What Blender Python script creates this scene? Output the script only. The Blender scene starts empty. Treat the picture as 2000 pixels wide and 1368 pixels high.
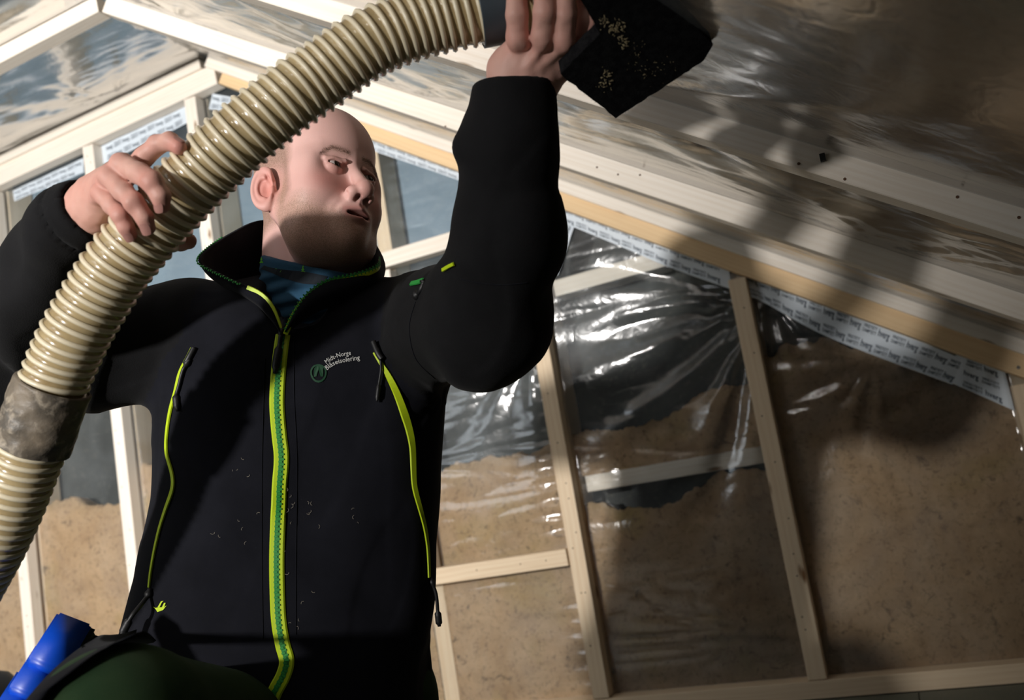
import bpy, bmesh, math, random
import numpy as np
from mathutils import Vector, Matrix
from mathutils.bvhtree import BVHTree

S = bpy.context.scene
COL = S.collection
random.seed(7)
RNG = np.random.RandomState(11)

# ------------------------------------------------------------------ camera
FPX = 1901.0
CAM = np.array([0.0, -2.693, 0.656])
def _basis(yaw, pitch, roll):
    f = np.array([-math.sin(yaw)*math.cos(pitch), math.cos(yaw)*math.cos(pitch), math.sin(pitch)])
    r = np.cross(f, [0, 0, 1.0]); r /= np.linalg.norm(r); u = np.cross(r, f)
    c, s = math.cos(roll), math.sin(roll)
    return r*c+u*s, u*c-r*s, f
RT, UP, FW = _basis(.348, .143, -.165)
cam_data = bpy.data.cameras.new('camera')
cam = bpy.data.objects.new('camera', cam_data)
COL.objects.link(cam)
cam_data.sensor_width = 36.0
cam_data.lens = FPX/2000*36
cam_data.clip_start = 0.05
cam_data.dof.use_dof = True
cam_data.dof.focus_distance = 1.40
cam_data.dof.aperture_fstop = 4.5
cam.matrix_world = Matrix(((RT[0], UP[0], -FW[0], CAM[0]), (RT[1], UP[1], -FW[1], CAM[1]),
                           (RT[2], UP[2], -FW[2], CAM[2]), (0, 0, 0, 1)))
S.camera = cam

# ------------------------------------------------------------------ light, world, exposure
world = bpy.data.worlds.new('world'); S.world = world
world.use_nodes = True
world.node_tree.nodes['Background'].inputs[0].default_value = (.55, .65, .8, 1)
world.node_tree.nodes['Background'].inputs[1].default_value = .05

def aim_light(name, kind, loc, target, energy, color, **kw):
    L = bpy.data.lights.new(name, kind); L.energy = energy; L.color = color
    for k, v in kw.items(): setattr(L, k, v)
    o = bpy.data.objects.new(name, L); COL.objects.link(o)
    o.location = loc
    o.rotation_euler = (Vector(target)-Vector(loc)).to_track_quat('-Z', 'Y').to_euler()
    return o
# the work lamp standing to the left of the photographer, its reflector turned to the ridge
aim_light('work_lamp_light', 'SPOT', (-1.68, -5.0, 1.26), (-3.5, 0, 2.3), 1270, (1.0, .965, .925),
          spot_size=math.radians(104), spot_blend=1.0, shadow_soft_size=.085)
# added fill lamp, no real fixture: lifts the shadows like bounce from the room
aim_light('fill_light', 'AREA', (-3.6, -4.8, 1.5), (-1.4, -.4, .9), 13, (.86, .93, 1.0), shape='RECTANGLE', size=1.2, size_y=1.0)

S.view_settings.view_transform = 'Standard'
S.view_settings.look = 'None'
S.view_settings.exposure = 0.0
S.view_settings.gamma = 1.0
S.view_settings.use_curve_mapping = False

# ------------------------------------------------------------------ helpers
def P(x, y, d):
    return CAM + d*(FW + RT*(x-1000)/FPX + UP*(684-y)/FPX)
def W(x, y, Y=0.0):
    dd = FW + RT*(x-1000)/FPX + UP*(684-y)/FPX
    return CAM + dd*(Y-CAM[1])/dd[1]
def c3(x, y, d):                      # body frame: right, up, depth
    return np.array([(x-1000)/FPX*d, (684-y)/FPX*d, d])
def to_world(V):
    V = np.asarray(V, float)
    return CAM + V[:, :1]*RT + V[:, 1:2]*UP + V[:, 2:3]*FW
def to_body(p):
    d = np.asarray(p)-CAM
    return np.array([d@RT, d@UP, d@FW])

def tag(o, label=None, cat=None, group=None, kind=None):
    if label: o['label'] = label
    if cat: o['category'] = cat
    if group: o['group'] = group
    if kind: o['kind'] = kind
    return o
def empty(name, loc, **kw):
    o = bpy.data.objects.new(name, None); COL.objects.link(o); o.location = loc
    o.empty_display_size = .05
    bpy.context.view_layer.update()
    return tag(o, **kw)
def link(name, me, mat=None, parent=None, mw=None):
    o = bpy.data.objects.new(name, me); COL.objects.link(o)
    if mat is not None and not me.materials:
        for m in (mat if isinstance(mat, (list, tuple)) else [mat]): me.materials.append(m)
    if parent is not None:
        o.parent = parent
        base = parent
        M = Matrix.Identity(4); ch = []
        while base: ch.append(base); base = base.parent
        for b in reversed(ch): M = M @ b.matrix_basis
        o.matrix_basis = M.inverted() @ (mw if mw is not None else Matrix.Identity(4))
    elif mw is not None:
        o.matrix_basis = mw
    return o
def mesh(name, V, Fc, mat=None, parent=None, smooth=False, mw=None):
    me = bpy.data.meshes.new(name)
    V = np.asarray(V, float)
    if isinstance(Fc, np.ndarray) and Fc.ndim == 2:
        n, k = Fc.shape
        me.vertices.add(len(V)); me.vertices.foreach_set('co', V.ravel())
        me.loops.add(n*k); me.loops.foreach_set('vertex_index', Fc.ravel().astype(np.int32))
        me.polygons.add(n); me.polygons.foreach_set('loop_start', np.arange(0, n*k, k, dtype=np.int32))
        me.update(calc_edges=True)
    else:
        me.from_pydata([tuple(v) for v in V], [], [tuple(int(i) for i in f) for f in Fc])
    if smooth: me.polygons.foreach_set('use_smooth', [True]*len(me.polygons))
    me.update()
    return link(name, me, mat, parent, mw)
def recalc(o):
    bm = bmesh.new(); bm.from_mesh(o.data); bmesh.ops.recalc_face_normals(bm, faces=bm.faces); bm.to_mesh(o.data); bm.free()

def hash3(i, j, k, seed):
    n = (i*374761393 + j*668265263 + k*2147483647 + seed*974634777) & 0xffffffff
    n = ((n ^ (n >> 13))*1274126177) & 0xffffffff
    n = (n ^ (n >> 16)) & 0xffffffff
    return n.astype(np.float64)/4294967295.0
def vnoise(Pt, seed=0):               # value noise, -1..1
    Pt = np.asarray(Pt, float)
    if Pt.shape[1] == 2: Pt = np.column_stack([Pt, np.zeros(len(Pt))])
    I = np.floor(Pt).astype(np.int64); Fr = Pt-I; Fr = Fr*Fr*(3-2*Fr)
    out = 0
    for a in (0, 1):
        wa = Fr[:, 0] if a else 1-Fr[:, 0]
        for b in (0, 1):
            wb = Fr[:, 1] if b else 1-Fr[:, 1]
            for c in (0, 1):
                wc = Fr[:, 2] if c else 1-Fr[:, 2]
                out = out + wa*wb*wc*hash3(I[:, 0]+a, I[:, 1]+b, I[:, 2]+c, seed)
    return out*2-1
def fbm(Pt, octv=4, seed=0):
    Pt = np.asarray(Pt, float); o = 0; a = 1.0; t = 0
    for k in range(octv):
        o = o+a*vnoise(Pt*2**k+k*17.3, seed+k); t += a; a *= .5
    return o/t

def beam(name, parent, p0, p1, wdir, hdir, w, h, mat, bev=.0015, mw_only=False):
    """a sawn board: p0-p1 is one long edge, wdir/hdir the two cross directions"""
    p0 = Vector(p0); p1 = Vector(p1); x = (p1-p0); L = x.length; x.normalize()
    y = Vector(wdir); y = (y-x*y.dot(x)).normalized()
    z = x.cross(y)
    sgn = 1 if z.dot(Vector(hdir)) > 0 else -1
    bm = bmesh.new()
    vs = [bm.verts.new((a*L, b*w, c*h*sgn)) for a in (0, 1) for b in (0, 1) for c in (0, 1)]
    for f in ((0, 1, 3, 2), (4, 6, 7, 5), (0, 4, 5, 1), (2, 3, 7, 6), (0, 2, 6, 4), (1, 5, 7, 3)):
        bm.faces.new([vs[i] for i in f])
    bmesh.ops.recalc_face_normals(bm, faces=bm.faces)
    bmesh.ops.bevel(bm, geom=bm.edges[:], offset=bev, segments=1, affect='EDGES')
    me = bpy.data.meshes.new(name); bm.to_mesh(me); bm.free()
    M = Matrix(((x.x, y.x, z.x, p0.x), (x.y, y.y, z.y, p0.y), (x.z, y.z, z.z, p0.z), (0, 0, 0, 1)))
    return link(name, me, mat, parent, M)

def catmull(pts, n):
    pts = np.asarray(pts, float); m = len(pts)
    seg = np.linalg.norm(np.diff(pts, axis=0), axis=1); s = np.concatenate([[0], np.cumsum(seg)])
    t = np.linspace(0, s[-1], n); out = []
    for tt in t:
        i = min(max(np.searchsorted(s, tt)-1, 0), m-2); u = (tt-s[i])/max(seg[i], 1e-9)
        p0 = pts[max(i-1, 0)]; p1 = pts[i]; p2 = pts[i+1]; p3 = pts[min(i+2, m-1)]
        out.append(.5*((2*p1)+(-p0+p2)*u+(2*p0-5*p1+4*p2-p3)*u*u+(-p0+3*p1-3*p2+p3)*u**3))
    return np.array(out)
def frames(C):
    C = np.asarray(C, float); T = np.gradient(C, axis=0); T /= np.linalg.norm(T, axis=1)[:, None]
    n = np.cross(T[0], [0.13, .2, 1]); n /= np.linalg.norm(n); N = [n]
    for i in range(1, len(C)):
        n = N[-1]-T[i]*(N[-1]@T[i]); n /= np.linalg.norm(n); N.append(n)
    N = np.array(N); return T, N, np.cross(T, N)
def tube_geo(C, R, seg=8, cap=True):
    C = np.asarray(C, float); n = len(C); R = np.broadcast_to(R, (n,))
    T, N, B = frames(C); a = np.linspace(0, 2*math.pi, seg, endpoint=False)
    V = (C[:, None]+R[:, None, None]*(N[:, None]*np.cos(a)[None, :, None]+B[:, None]*np.sin(a)[None, :, None])).reshape(-1, 3)
    Fc = [(i*seg+j, i*seg+(j+1) % seg, (i+1)*seg+(j+1) % seg, (i+1)*seg+j) for i in range(n-1) for j in range(seg)]
    if cap: Fc += [tuple(range(seg))[::-1], tuple((n-1)*seg+j for j in range(seg))]
    return V, Fc
def tube(name, C, R, mat, parent=None, seg=8, cap=True, smooth=True):
    V, Fc = tube_geo(C, R, seg, cap); o = mesh(name, V, Fc, mat, parent, smooth); return o
def join_geo(parts):
    V = []; Fc = []; k = 0
    for v, f in parts:
        V.append(np.asarray(v)); Fc += [tuple(i+k for i in q) for q in f]; k += len(v)
    return np.concatenate(V), Fc
def box_geo(c, ax, ay, az):           # centre and three half-extent vectors
    c, ax, ay, az = map(np.asarray, (c, ax, ay, az))
    V = [c+a*ax+b*ay+d*az for a in (-1, 1) for b in (-1, 1) for d in (-1, 1)]
    return V, [(0, 1, 3, 2), (4, 6, 7, 5), (0, 4, 5, 1), (2, 3, 7, 6), (0, 2, 6, 4), (1, 5, 7, 3)]
def grid_faces(nu, nv):
    i = np.arange(nu-1)[:, None]; j = np.arange(nv-1)[None, :]
    a = (i*nv+j).ravel(); return np.stack([a, a+nv, a+nv+1, a+1], 1)

# ------------------------------------------------------------------ signed-distance modelling
def sph(p, c, r): return np.linalg.norm(p-c, axis=1)-r
def ell(p, c, r, M=None):
    q = p-np.asarray(c)
    if M is not None: q = q@M
    r = np.asarray(r, float); k0 = np.linalg.norm(q/r, axis=1); k1 = np.linalg.norm(q/(r*r), axis=1)
    return k0*(k0-1)/np.maximum(k1, 1e-9)
def cone(p, a, b, ra, rb):
    a = np.asarray(a, float); b = np.asarray(b, float); ab = b-a
    t = np.clip((p-a)@ab/(ab@ab), 0, 1)
    return np.linalg.norm(p-a-t[:, None]*ab, axis=1)-(ra+(rb-ra)*t)
def smin(a, b, k):
    h = np.clip(.5+.5*(b-a)/k, 0, 1); return b+(a-b)*h-k*h*(1-h)
def smax(a, b, k): return -smin(-a, -b, k)

def surface(fn, lo, hi, h, coarse=4, margin=1.0):
    lo = np.asarray(lo, float); hi = np.asarray(hi, float)
    n = (np.ceil((hi-lo)/h/coarse).astype(int))*coarse+1
    nc = (n-1)//coarse+1
    g = np.stack(np.meshgrid(*[lo[a]+np.arange(nc[a])*h*coarse for a in range(3)], indexing='ij'), -1)
    vc = fn(g.reshape(-1, 3)).reshape(nc)
    V = np.kron(vc[:-1, :-1, :-1], np.ones((coarse,)*3))
    V = np.pad(V, ((0, 1),)*3, mode='edge')
    mn = np.full(np.array(nc)-1, np.inf)
    for a in (0, 1):
        for b in (0, 1):
            for c in (0, 1):
                mn = np.minimum(mn, np.abs(vc[a:nc[0]-1+a, b:nc[1]-1+b, c:nc[2]-1+c]))
    near = mn < h*coarse*1.2*margin
    ib = np.argwhere(near)
    off = np.stack(np.meshgrid(*[np.arange(coarse+1)]*3, indexing='ij'), -1).reshape(-1, 3)
    idx = (ib[:, None, :]*coarse+off[None]).reshape(-1, 3)
    flat = np.unique(np.ravel_multi_index(idx.T, n))
    ii = np.stack(np.unravel_index(flat, n), 1)
    vals = np.empty(len(ii))
    for s in range(0, len(ii), 400000): vals[s:s+400000] = fn(lo+ii[s:s+400000]*h)
    Vf = V.ravel(); Vf[flat] = vals; V = Vf.reshape(n)
    ins = V < 0
    cs = np.zeros(n-1, int)
    for a in (0, 1):
        for b in (0, 1):
            for c in (0, 1): cs += ins[a:n[0]-1+a, b:n[1]-1+b, c:n[2]-1+c]
    act = np.argwhere((cs > 0) & (cs < 8))
    vid = -np.ones(n-1, int); vid[tuple(act.T)] = np.arange(len(act))
    acc = np.zeros((len(act), 3)); cnt = np.zeros(len(act))
    for ax in range(3):
        o1, o2 = [k for k in range(3) if k != ax]
        for b in (0, 1):
            for c in (0, 1):
                p = act.copy(); p[:, o1] += b; p[:, o2] += c; q = p.copy(); q[:, ax] += 1
                va = V[tuple(p.T)]; vb = V[tuple(q.T)]; m = (va < 0) != (vb < 0)
                t = np.where(m, va/np.where(m, va-vb, 1), 0)
                pt = p.astype(float); pt[:, ax] += t
                acc += np.where(m[:, None], pt, 0); cnt += m
    pos = lo+acc/cnt[:, None]*h
    faces = []
    for ax in range(3):
        o1, o2 = [(1, 2), (2, 0), (0, 1)][ax]
        A = ins.take(range(n[ax]-1), ax); B = ins.take(range(1, n[ax]), ax)
        e = np.argwhere(A != B)
        e = e[(e[:, o1] > 0) & (e[:, o2] > 0) & (e[:, o1] < n[o1]-1) & (e[:, o2] < n[o2]-1)]
        def cell(d1, d2):
            q = e.copy(); q[:, o1] -= d1; q[:, o2] -= d2; return vid[tuple(q.T)]
        q = np.stack([cell(1, 1), cell(0, 1), cell(0, 0), cell(1, 0)], 1)
        out = ins[tuple(e.T)]
        q[~out] = q[~out][:, ::-1]
        faces.append(q)
    Fq = np.concatenate(faces); Fq = Fq[(Fq >= 0).all(1)]
    for _ in range(2):                 # settle the vertices on the zero level
        f0 = fn(pos); G = np.empty_like(pos)
        for a in range(3):
            d = np.zeros(3); d[a] = h*.5; G[:, a] = (fn(pos+d)-f0)/(h*.5)
        G /= np.maximum(np.linalg.norm(G, axis=1)[:, None], .2)**2
        pos = pos-np.clip(f0, -h, h)[:, None]*G*.8
    return pos, Fq[:, ::-1]            # flipped: the body frame is left-handed

def color_attr(o, cols):
    me = o.data; at = me.color_attributes.new('Col', 'FLOAT_COLOR', 'POINT')
    c = np.ones((len(me.vertices), 4)); c[:, :3] = cols; at.data.foreach_set('color', c.ravel())

# ------------------------------------------------------------------ materials
class NT:
    def __init__(s, name):
        s.m = bpy.data.materials.new(name); s.m.use_nodes = True; s.t = s.m.node_tree
        s.b = s.t.nodes['Principled BSDF']; s.out = s.t.nodes['Material Output']
    def n(s, k, **kw):
        x = s.t.nodes.new(k)
        for a, v in kw.items(): setattr(x, a, v)
        return x
    def l(s, a, b): s.t.links.new(a, b)
    def ramp(s, fac, stops):
        r = s.n('ShaderNodeValToRGB'); e = r.color_ramp.elements
        while len(e) < len(stops): e.new(.5)
        for x, (p, c) in zip(e, stops): x.position = p; x.color = (*c, 1) if len(c) == 3 else c
        s.l(fac, r.inputs[0]); return r.outputs[0]
    def noise(s, vec, scale, detail=4, rough=.5, dist=0):
        x = s.n('ShaderNodeTexNoise'); x.inputs['Scale'].default_value = scale; x.inputs['Detail'].default_value = detail
        x.inputs['Roughness'].default_value = rough; x.inputs['Distortion'].default_value = dist
        if vec is not None: s.l(vec, x.inputs['Vector'])
        return x.outputs[0]
    def mapping(s, vec, scale, loc=None):
        x = s.n('ShaderNodeMapping'); x.inputs['Scale'].default_value = scale; s.l(vec, x.inputs[0])
        if loc is not None: s.l(loc, x.inputs[1])
        return x.outputs[0]
    def mix(s, a, b, fac, mode='MIX'):
        x = s.n('ShaderNodeMix', data_type='RGBA', blend_type=mode)
        for sock, v in ((x.inputs[0], fac), (x.inputs[6], a), (x.inputs[7], b)):
            if isinstance(v, (int, float)): sock.default_value = v
            elif isinstance(v, tuple): sock.default_value = (*v, 1)
            else: s.l(v, sock)
        return x.outputs[2]
    def bump(s, h, st, d=.002):
        x = s.n('ShaderNodeBump'); x.inputs['Strength'].default_value = st; x.inputs['Distance'].default_value = d
        s.l(h, x.inputs['Height']); s.l(x.outputs[0], s.b.inputs['Normal'])
    def base(s, c):
        if isinstance(c, tuple): s.b.inputs['Base Color'].default_value = (*c, 1)
        else: s.l(c, s.b.inputs['Base Color'])
    def set(s, **kw):
        for k, v in kw.items(): s.b.inputs[k.replace('_', ' ')].default_value = v
def srgb(r, g, b):
    return tuple(((c/255)/12.92 if c/255 <= .04045 else ((c/255+.055)/1.055)**2.4) for c in (r, g, b))

def plain(name, c, rough=.6, **kw):
    t = NT(name); t.base(c); t.set(Roughness=rough, **kw); return t.m

def wood(name, light, dark, seed=0):
    t = NT(name); tc = t.n('ShaderNodeTexCoord'); oi = t.n('ShaderNodeObjectInfo')
    mul = t.n('ShaderNodeVectorMath', operation='SCALE'); t.l(oi.outputs['Random'], mul.inputs['Scale']); mul.inputs[0].default_value = (31, 17, 23)
    v = t.n('ShaderNodeVectorMath', operation='ADD'); t.l(tc.outputs['Object'], v.inputs[0]); t.l(mul.outputs[0], v.inputs[1])
    v = v.outputs[0]
    warp = t.noise(t.mapping(v, (1.2, 6, 6)), 1.5, 2)
    wv = t.n('ShaderNodeTexWave', wave_type='RINGS', rings_direction='X')
    wv.inputs['Scale'].default_value = 8; wv.inputs['Distortion'].default_value = 9; wv.inputs['Detail'].default_value = 2; wv.inputs['Detail Scale'].default_value = .7
    t.l(t.mapping(v, (.25, 3.4, 3.4)), wv.inputs['Vector'])
    fine = t.noise(t.mapping(v, (3, 120, 120)), 2, 3)
    c = t.mix(light, dark, t.ramp(wv.outputs[0], [(.25, (0, 0, 0)), (.95, (.22, .22, .22))]))
    c = t.mix(c, dark, t.ramp(fine, [(.5, (0, 0, 0)), (.8, (.4, .4, .4))]))
    c = t.mix(c, tuple(x*1.12 for x in light), t.ramp(warp, [(.4, (0, 0, 0)), (.8, (.6, .6, .6))]))
    # knots
    vo = t.n('ShaderNodeTexVoronoi'); vo.inputs['Scale'].default_value = 1; vo.inputs['Randomness'].default_value = 1
    t.l(t.mapping(v, (4.2, 14, 14)), vo.inputs['Vector'])
    kn = t.ramp(vo.outputs[0], [(.045, (1, 1, 1)), (.11, (0, 0, 0))])
    c = t.mix(c, tuple(x*y for x, y in zip(dark, (.42, .33, .25))), kn)
    t.base(c); t.set(Roughness=.62); t.b.inputs['Specular IOR Level'].default_value = .25
    t.bump(fine, .25, .001)
    return t.m

M_PINE = wood('pine', srgb(228, 207, 178), srgb(200, 165, 126))
M_PINE2 = wood('pine_pale', srgb(237, 228, 216), srgb(213, 194, 171))
M_AMBER = wood('amber_pine', srgb(228, 198, 156), srgb(206, 164, 118))

def board_mat(name, a, b, sp, sc=1.0):
    t = NT(name); tc = t.n('ShaderNodeTexCoord'); v = tc.outputs['Object']
    c = t.mix(a, b, t.ramp(t.noise(v, 2.3*sc, 5, .6), [(.35, (0, 0, 0)), (.65, (1, 1, 1))]))
    c = t.mix(c, sp, t.ramp(t.noise(v, 90*sc, 3, .7), [(.58, (0, 0, 0)), (.72, (.8, .8, .8))]))
    t.base(c); t.set(Roughness=.8); return t.m
M_SHEATH = board_mat('wind_barrier_board', srgb(66, 68, 66), srgb(48, 50, 50), srgb(104, 100, 90))
M_SHEATH_BLUE = board_mat('blue_grey_wind_barrier', srgb(136, 156, 172), srgb(112, 132, 148), srgb(142, 158, 166))
M_UNDERLAY = board_mat('roof_underlay', srgb(84, 86, 82), srgb(62, 66, 66), srgb(110, 106, 92))
M_FLOOR = board_mat('floor_sheet', srgb(120, 122, 110), srgb(104, 108, 98), srgb(140, 138, 120))

def insul_mat():
    t = NT('loose_fill_cellulose'); g = t.n('ShaderNodeNewGeometry'); v = g.outputs['Position']
    c = t.mix(srgb(232, 198, 158), srgb(210, 174, 134), t.ramp(t.noise(v, 9, 5, .6), [(.35, (0, 0, 0)), (.7, (1, 1, 1))]))
    c = t.mix(c, srgb(206, 178, 112), t.ramp(t.noise(v, 5, 3), [(.55, (0, 0, 0)), (.75, (.7, .7, .7))]))
    n2 = t.noise(v, 62, 6, .75, .5)
    c = t.mix(c, srgb(128, 100, 74), t.ramp(n2, [(.52, (0, 0, 0)), (.68, (.6, .6, .6))]))
    n3 = t.noise(v, 24, 5, .7, 1.0)
    c = t.mix(c, srgb(92, 74, 56), t.ramp(n3, [(.60, (0, 0, 0)), (.72, (.8, .8, .8))]))
    t.base(c); t.set(Roughness=.95); t.b.inputs['Specular IOR Level'].default_value = .05
    t.bump(t.noise(v, 75, 7, .8), 1.0, .010)
    return t.m
M_INS = insul_mat()

def film_mat(name, haze=.06, tint=(.93, .95, .95), gloss=1.0, rough=.13):
    t = NT(name); t.t.nodes.remove(t.b)
    g = t.n('ShaderNodeNewGeometry'); v = g.outputs['Position']
    tr = t.n('ShaderNodeBsdfTransparent'); tr.inputs[0].default_value = (*tint, 1)
    gl = t.n('ShaderNodeBsdfGlossy'); gl.inputs['Roughness'].default_value = rough
    di = t.n('ShaderNodeBsdfDiffuse'); di.inputs[0].default_value = (.62, .68, .72, 1)
    fr = t.n('ShaderNodeFresnel'); fr.inputs[0].default_value = 1.5
    m = t.n('ShaderNodeMath', operation='MULTIPLY'); m.inputs[1].default_value = 1.9*gloss; m.use_clamp = True; t.l(fr.outputs[0], m.inputs[0])
    bp = t.n('ShaderNodeBump'); bp.inputs['Strength'].default_value = .2; bp.inputs['Distance'].default_value = .004
    t.l(t.noise(v, 22, 3, .5, 1.5), bp.inputs['Height'])
    t.l(bp.outputs[0], gl.inputs['Normal']); t.l(bp.outputs[0], fr.inputs['Normal'])
    hz = t.ramp(t.noise(v, 3.5, 5, .6, 1.0), [(.4, (haze*.5,)*3), (.75, (haze*2.2,)*3)])
    a = t.n('ShaderNodeMixShader'); t.l(hz, a.inputs[0]); t.l(tr.outputs[0], a.inputs[1]); t.l(di.outputs[0], a.inputs[2])
    b = t.n('ShaderNodeMixShader'); t.l(m.outputs[0], b.inputs[0]); t.l(a.outputs[0], b.inputs[1]); t.l(gl.outputs[0], b.inputs[2])
    t.l(b.outputs[0], t.out.inputs[0]); return t.m
M_FILM = film_mat('vapour_film')
M_FILM_C = film_mat('ceiling_vapour_film', haze=.11, gloss=.38, rough=.18)
M_TAPE = plain('white_tape', srgb(206, 216, 226), .45)
M_INK = plain('tape_print', srgb(66, 78, 94), .6)
M_STEEL = plain('nail_steel', srgb(170, 170, 172), .3, Metallic=1.0)
M_RUST = plain('nail_rust', srgb(96, 66, 44), .7)
# ------------------------------------------------------------------ the setting
def box_obj(name, lo, hi, mat, parent=None):
    lo = np.array(lo, float); hi = np.array(hi, float); c = (lo+hi)/2; e = (hi-lo)/2
    V, Fc = box_geo((0, 0, 0), (e[0], 0, 0), (0, e[1], 0), (0, 0, e[2]))
    o = mesh(name, V, Fc, mat, parent, mw=Matrix.Translation(c)); recalc(o); return o

XL, XR, YF = -4.4, 1.35, -7.0
floor = box_obj('floor', (XL-.1, YF-.1, -.05), (XR+.1, .45, 0), M_FLOOR); tag(floor, kind='structure')
for i, x in enumerate(np.arange(XL, XR, .62)):
    box_obj('floor_board', (x+.002, YF, .0005), (min(x+.618, XR), -.01, .004), M_FLOOR, floor)

# roof lines, taken at the battens (Y, ridge x, film z at the ridge, film z at x=.3)
ROWS = np.array([(.30, -1.94, 2.33, .85), (0, -1.92, 2.312, .855), (-.6, -1.82, 2.248, .870), (-1.2, -1.82, 2.28, .885),
                 (-2.4, -1.82, 2.28, .9), (-7.1, -1.82, 2.28, .9)])[::-1]
def roof(X, Y):
    X = np.asarray(X, float); Y = np.asarray(Y, float)
    xc = np.interp(Y, ROWS[:, 0], ROWS[:, 1]); zc = np.interp(Y, ROWS[:, 0], ROWS[:, 2]); zr = np.interp(Y, ROWS[:, 0], ROWS[:, 3])
    s = (zc-zr)/(.3-xc)
    return np.where(X < xc, zc+.088*(X-xc), zc-s*(X-xc))
def plate_low(x): return np.where(x < -1.88, 2.19+.088*(x+2.0), .95-.665*x)

wall = box_obj('wall_back', (XL, .20, 0), (XR, .235, 2.5), M_SHEATH); tag(wall, kind='structure')
box_obj('wind_barrier_panel', (XL, .188, 1.32), (-.96, .198, 2.42), M_SHEATH_BLUE, wall)
for nm, lo, hi in (('wall_left', (XL-.1, YF, 0), (XL, .2, 2.6)), ('wall_right', (XR, YF, 0), (XR+.1, .2, 1.0)), ('wall_front', (XL, YF-.1, 0), (XR, YF, 2.6))):
    tag(box_obj(nm, lo, hi, M_SHEATH), kind='structure')

# ceiling outer skin
def roof_sheet(name, dz, xs, ys, mat, parent=None, th=.02):
    X, Y = np.meshgrid(xs, ys, indexing='ij'); Z = roof(X, Y)+dz
    a = np.stack([X, Y, Z], -1).reshape(-1, 3); b = a+(0, 0, th); n = len(a); nu, nv = len(xs), len(ys)
    f = grid_faces(nu, nv); F2 = [tuple(q) for q in f[:, ::-1]]+[tuple(q+n) for q in f]
    rim = [i*nv for i in range(nu)]+[(nu-1)*nv+j for j in range(1, nv)]+[i*nv+nv-1 for i in range(nu-2, -1, -1)]+[j for j in range(nv-2, 0, -1)]
    for i in range(len(rim)):
        p, q = rim[i], rim[(i+1) % len(rim)]; F2.append((p, q, q+n, p+n))
    o = mesh(name, np.concatenate([a, b]), F2, mat, parent); recalc(o); return o
ceil = roof_sheet('ceiling', .21, np.array([XL, -3, -1.94, -1.82, -1, 0, XR]), np.array([YF, -2.4, -1.2, -.6, 0, .2]), M_UNDERLAY)
tag(ceil, kind='structure')

# ---- ceiling battens and rafters
def roof_beam(name, Y, w, drop, h, mat, x0=None, x1=None, side=1, yfront=None, extra=0.0):
    """board along the right slope (side=1) or the flat part (side=0); drop = vertical distance film -> lower edge"""
    yf = Y if yfront is None else yfront
    xc = float(np.interp(Y, ROWS[:, 0], ROWS[:, 1]))
    if side:
        a = xc if x0 is None else x0; b = 1.2 if x1 is None else x1
    else:
        a = XL+.02 if x0 is None else x0; b = xc if x1 is None else x1
    za = float(roof(a+1e-4*side, Y)); zb = float(roof(b-1e-4*(1-side), Y))
    s = (zb-za)/(b-a); up = Vector((-s, 0, 1)).normalized()
    return beam(name, ceil, (a, yf, za-drop+extra), (b, yf, zb-drop+extra), (0, 1, 0), up, w, h, mat)
roof_beam('batten', 0, .05, .042, .034, M_PINE2, yfront=-.014)
roof_beam('batten', 0, .05, .042, .034, M_PINE2, side=0, yfront=-.014, x1=-1.935)
roof_beam('batten', -.6, .05, .062, .05, M_PINE2)
roof_beam('batten', -.6, .05, .055, .05, M_PINE2, side=0, x1=-1.832)
b3 = roof_beam('batten', -1.2, .05, .050, .042, M_PINE2)
roof_beam('batten', -1.2, .05, .055, .05, M_PINE2, side=0, x1=-1.832)
for Y in (-2.4, -3.2, -4.0, -4.8, -5.6, -6.4):
    roof_beam('batten', Y, .05, .055, .048, M_PINE2); roof_beam('batten', Y, .05, .055, .048, M_PINE2, side=0, x1=-1.832)
for Y in (.02, -.6, -1.2, -1.8, -2.4, -3.2, -4.0, -4.8, -5.6, -6.4):
    roof_beam('rafter', Y, .048, -.012, .17, M_PINE); roof_beam('rafter', Y, .048, -.012, .17, M_PINE, side=0, x1=-1.95)

# ---- ceiling film, one wrinkled sheet stapled to every batten
def crinkle(U, V, seed, k=1.0):
    """sharp little creases, mostly running along U"""
    n = vnoise(np.stack([U*2.2, V*9, U*0], -1), seed)
    r1 = 1-np.abs(vnoise(np.stack([U*3+n, V*16+n*1.5, U*0], -1), seed+1))
    r2 = 1-np.abs(vnoise(np.stack([U*8+n*2, V*34, U*0], -1), seed+2))
    return k*(.6*r1**3+.4*r2**2)
xs = np.concatenate([np.arange(XL+.02, -1.9, .014), np.arange(-1.9, .62, .0075), np.arange(.62, 1.3, .03)])
ys = np.concatenate([np.arange(.19, -2.46, -.010), np.arange(-2.46, YF, -.05)])
X, Y = np.meshgrid(xs, ys, indexing='ij'); x_ = X.ravel(); y_ = Y.ravel()
rows_b = np.array([0.05, 0, -.6, -1.2, -2.4, -3.2, -4.0, -4.8, -5.6, -6.4, -7.0])
lo_b = np.array([max([b for b in rows_b if b <= y+1e-9], default=-7.0) for y in ys]); hi_b = np.array([min([b for b in rows_b if b > y-1e-9], default=.2) for y in ys])
t1 = np.clip((ys-lo_b-.05)/np.maximum(hi_b-lo_b-.05, .02), 0, 1)
sag = np.tile(np.sin(math.pi*t1), (len(xs), 1)).ravel()
span = np.tile(hi_b-lo_b, (len(xs), 1)).ravel()
big = ((y_ < -1.2) & (y_ > -2.4)).astype(float)*np.clip((x_+.45)/.55, 0, 1)     # bay packed with cellulose
bulge = sag*(.010*(1-big)+.048*big)*(1+.25*vnoise(np.stack([x_*2, y_*2, x_*0], -1), 5))
lx = x_*np.where(x_ > -1.9, 1.2, 1)
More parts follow.
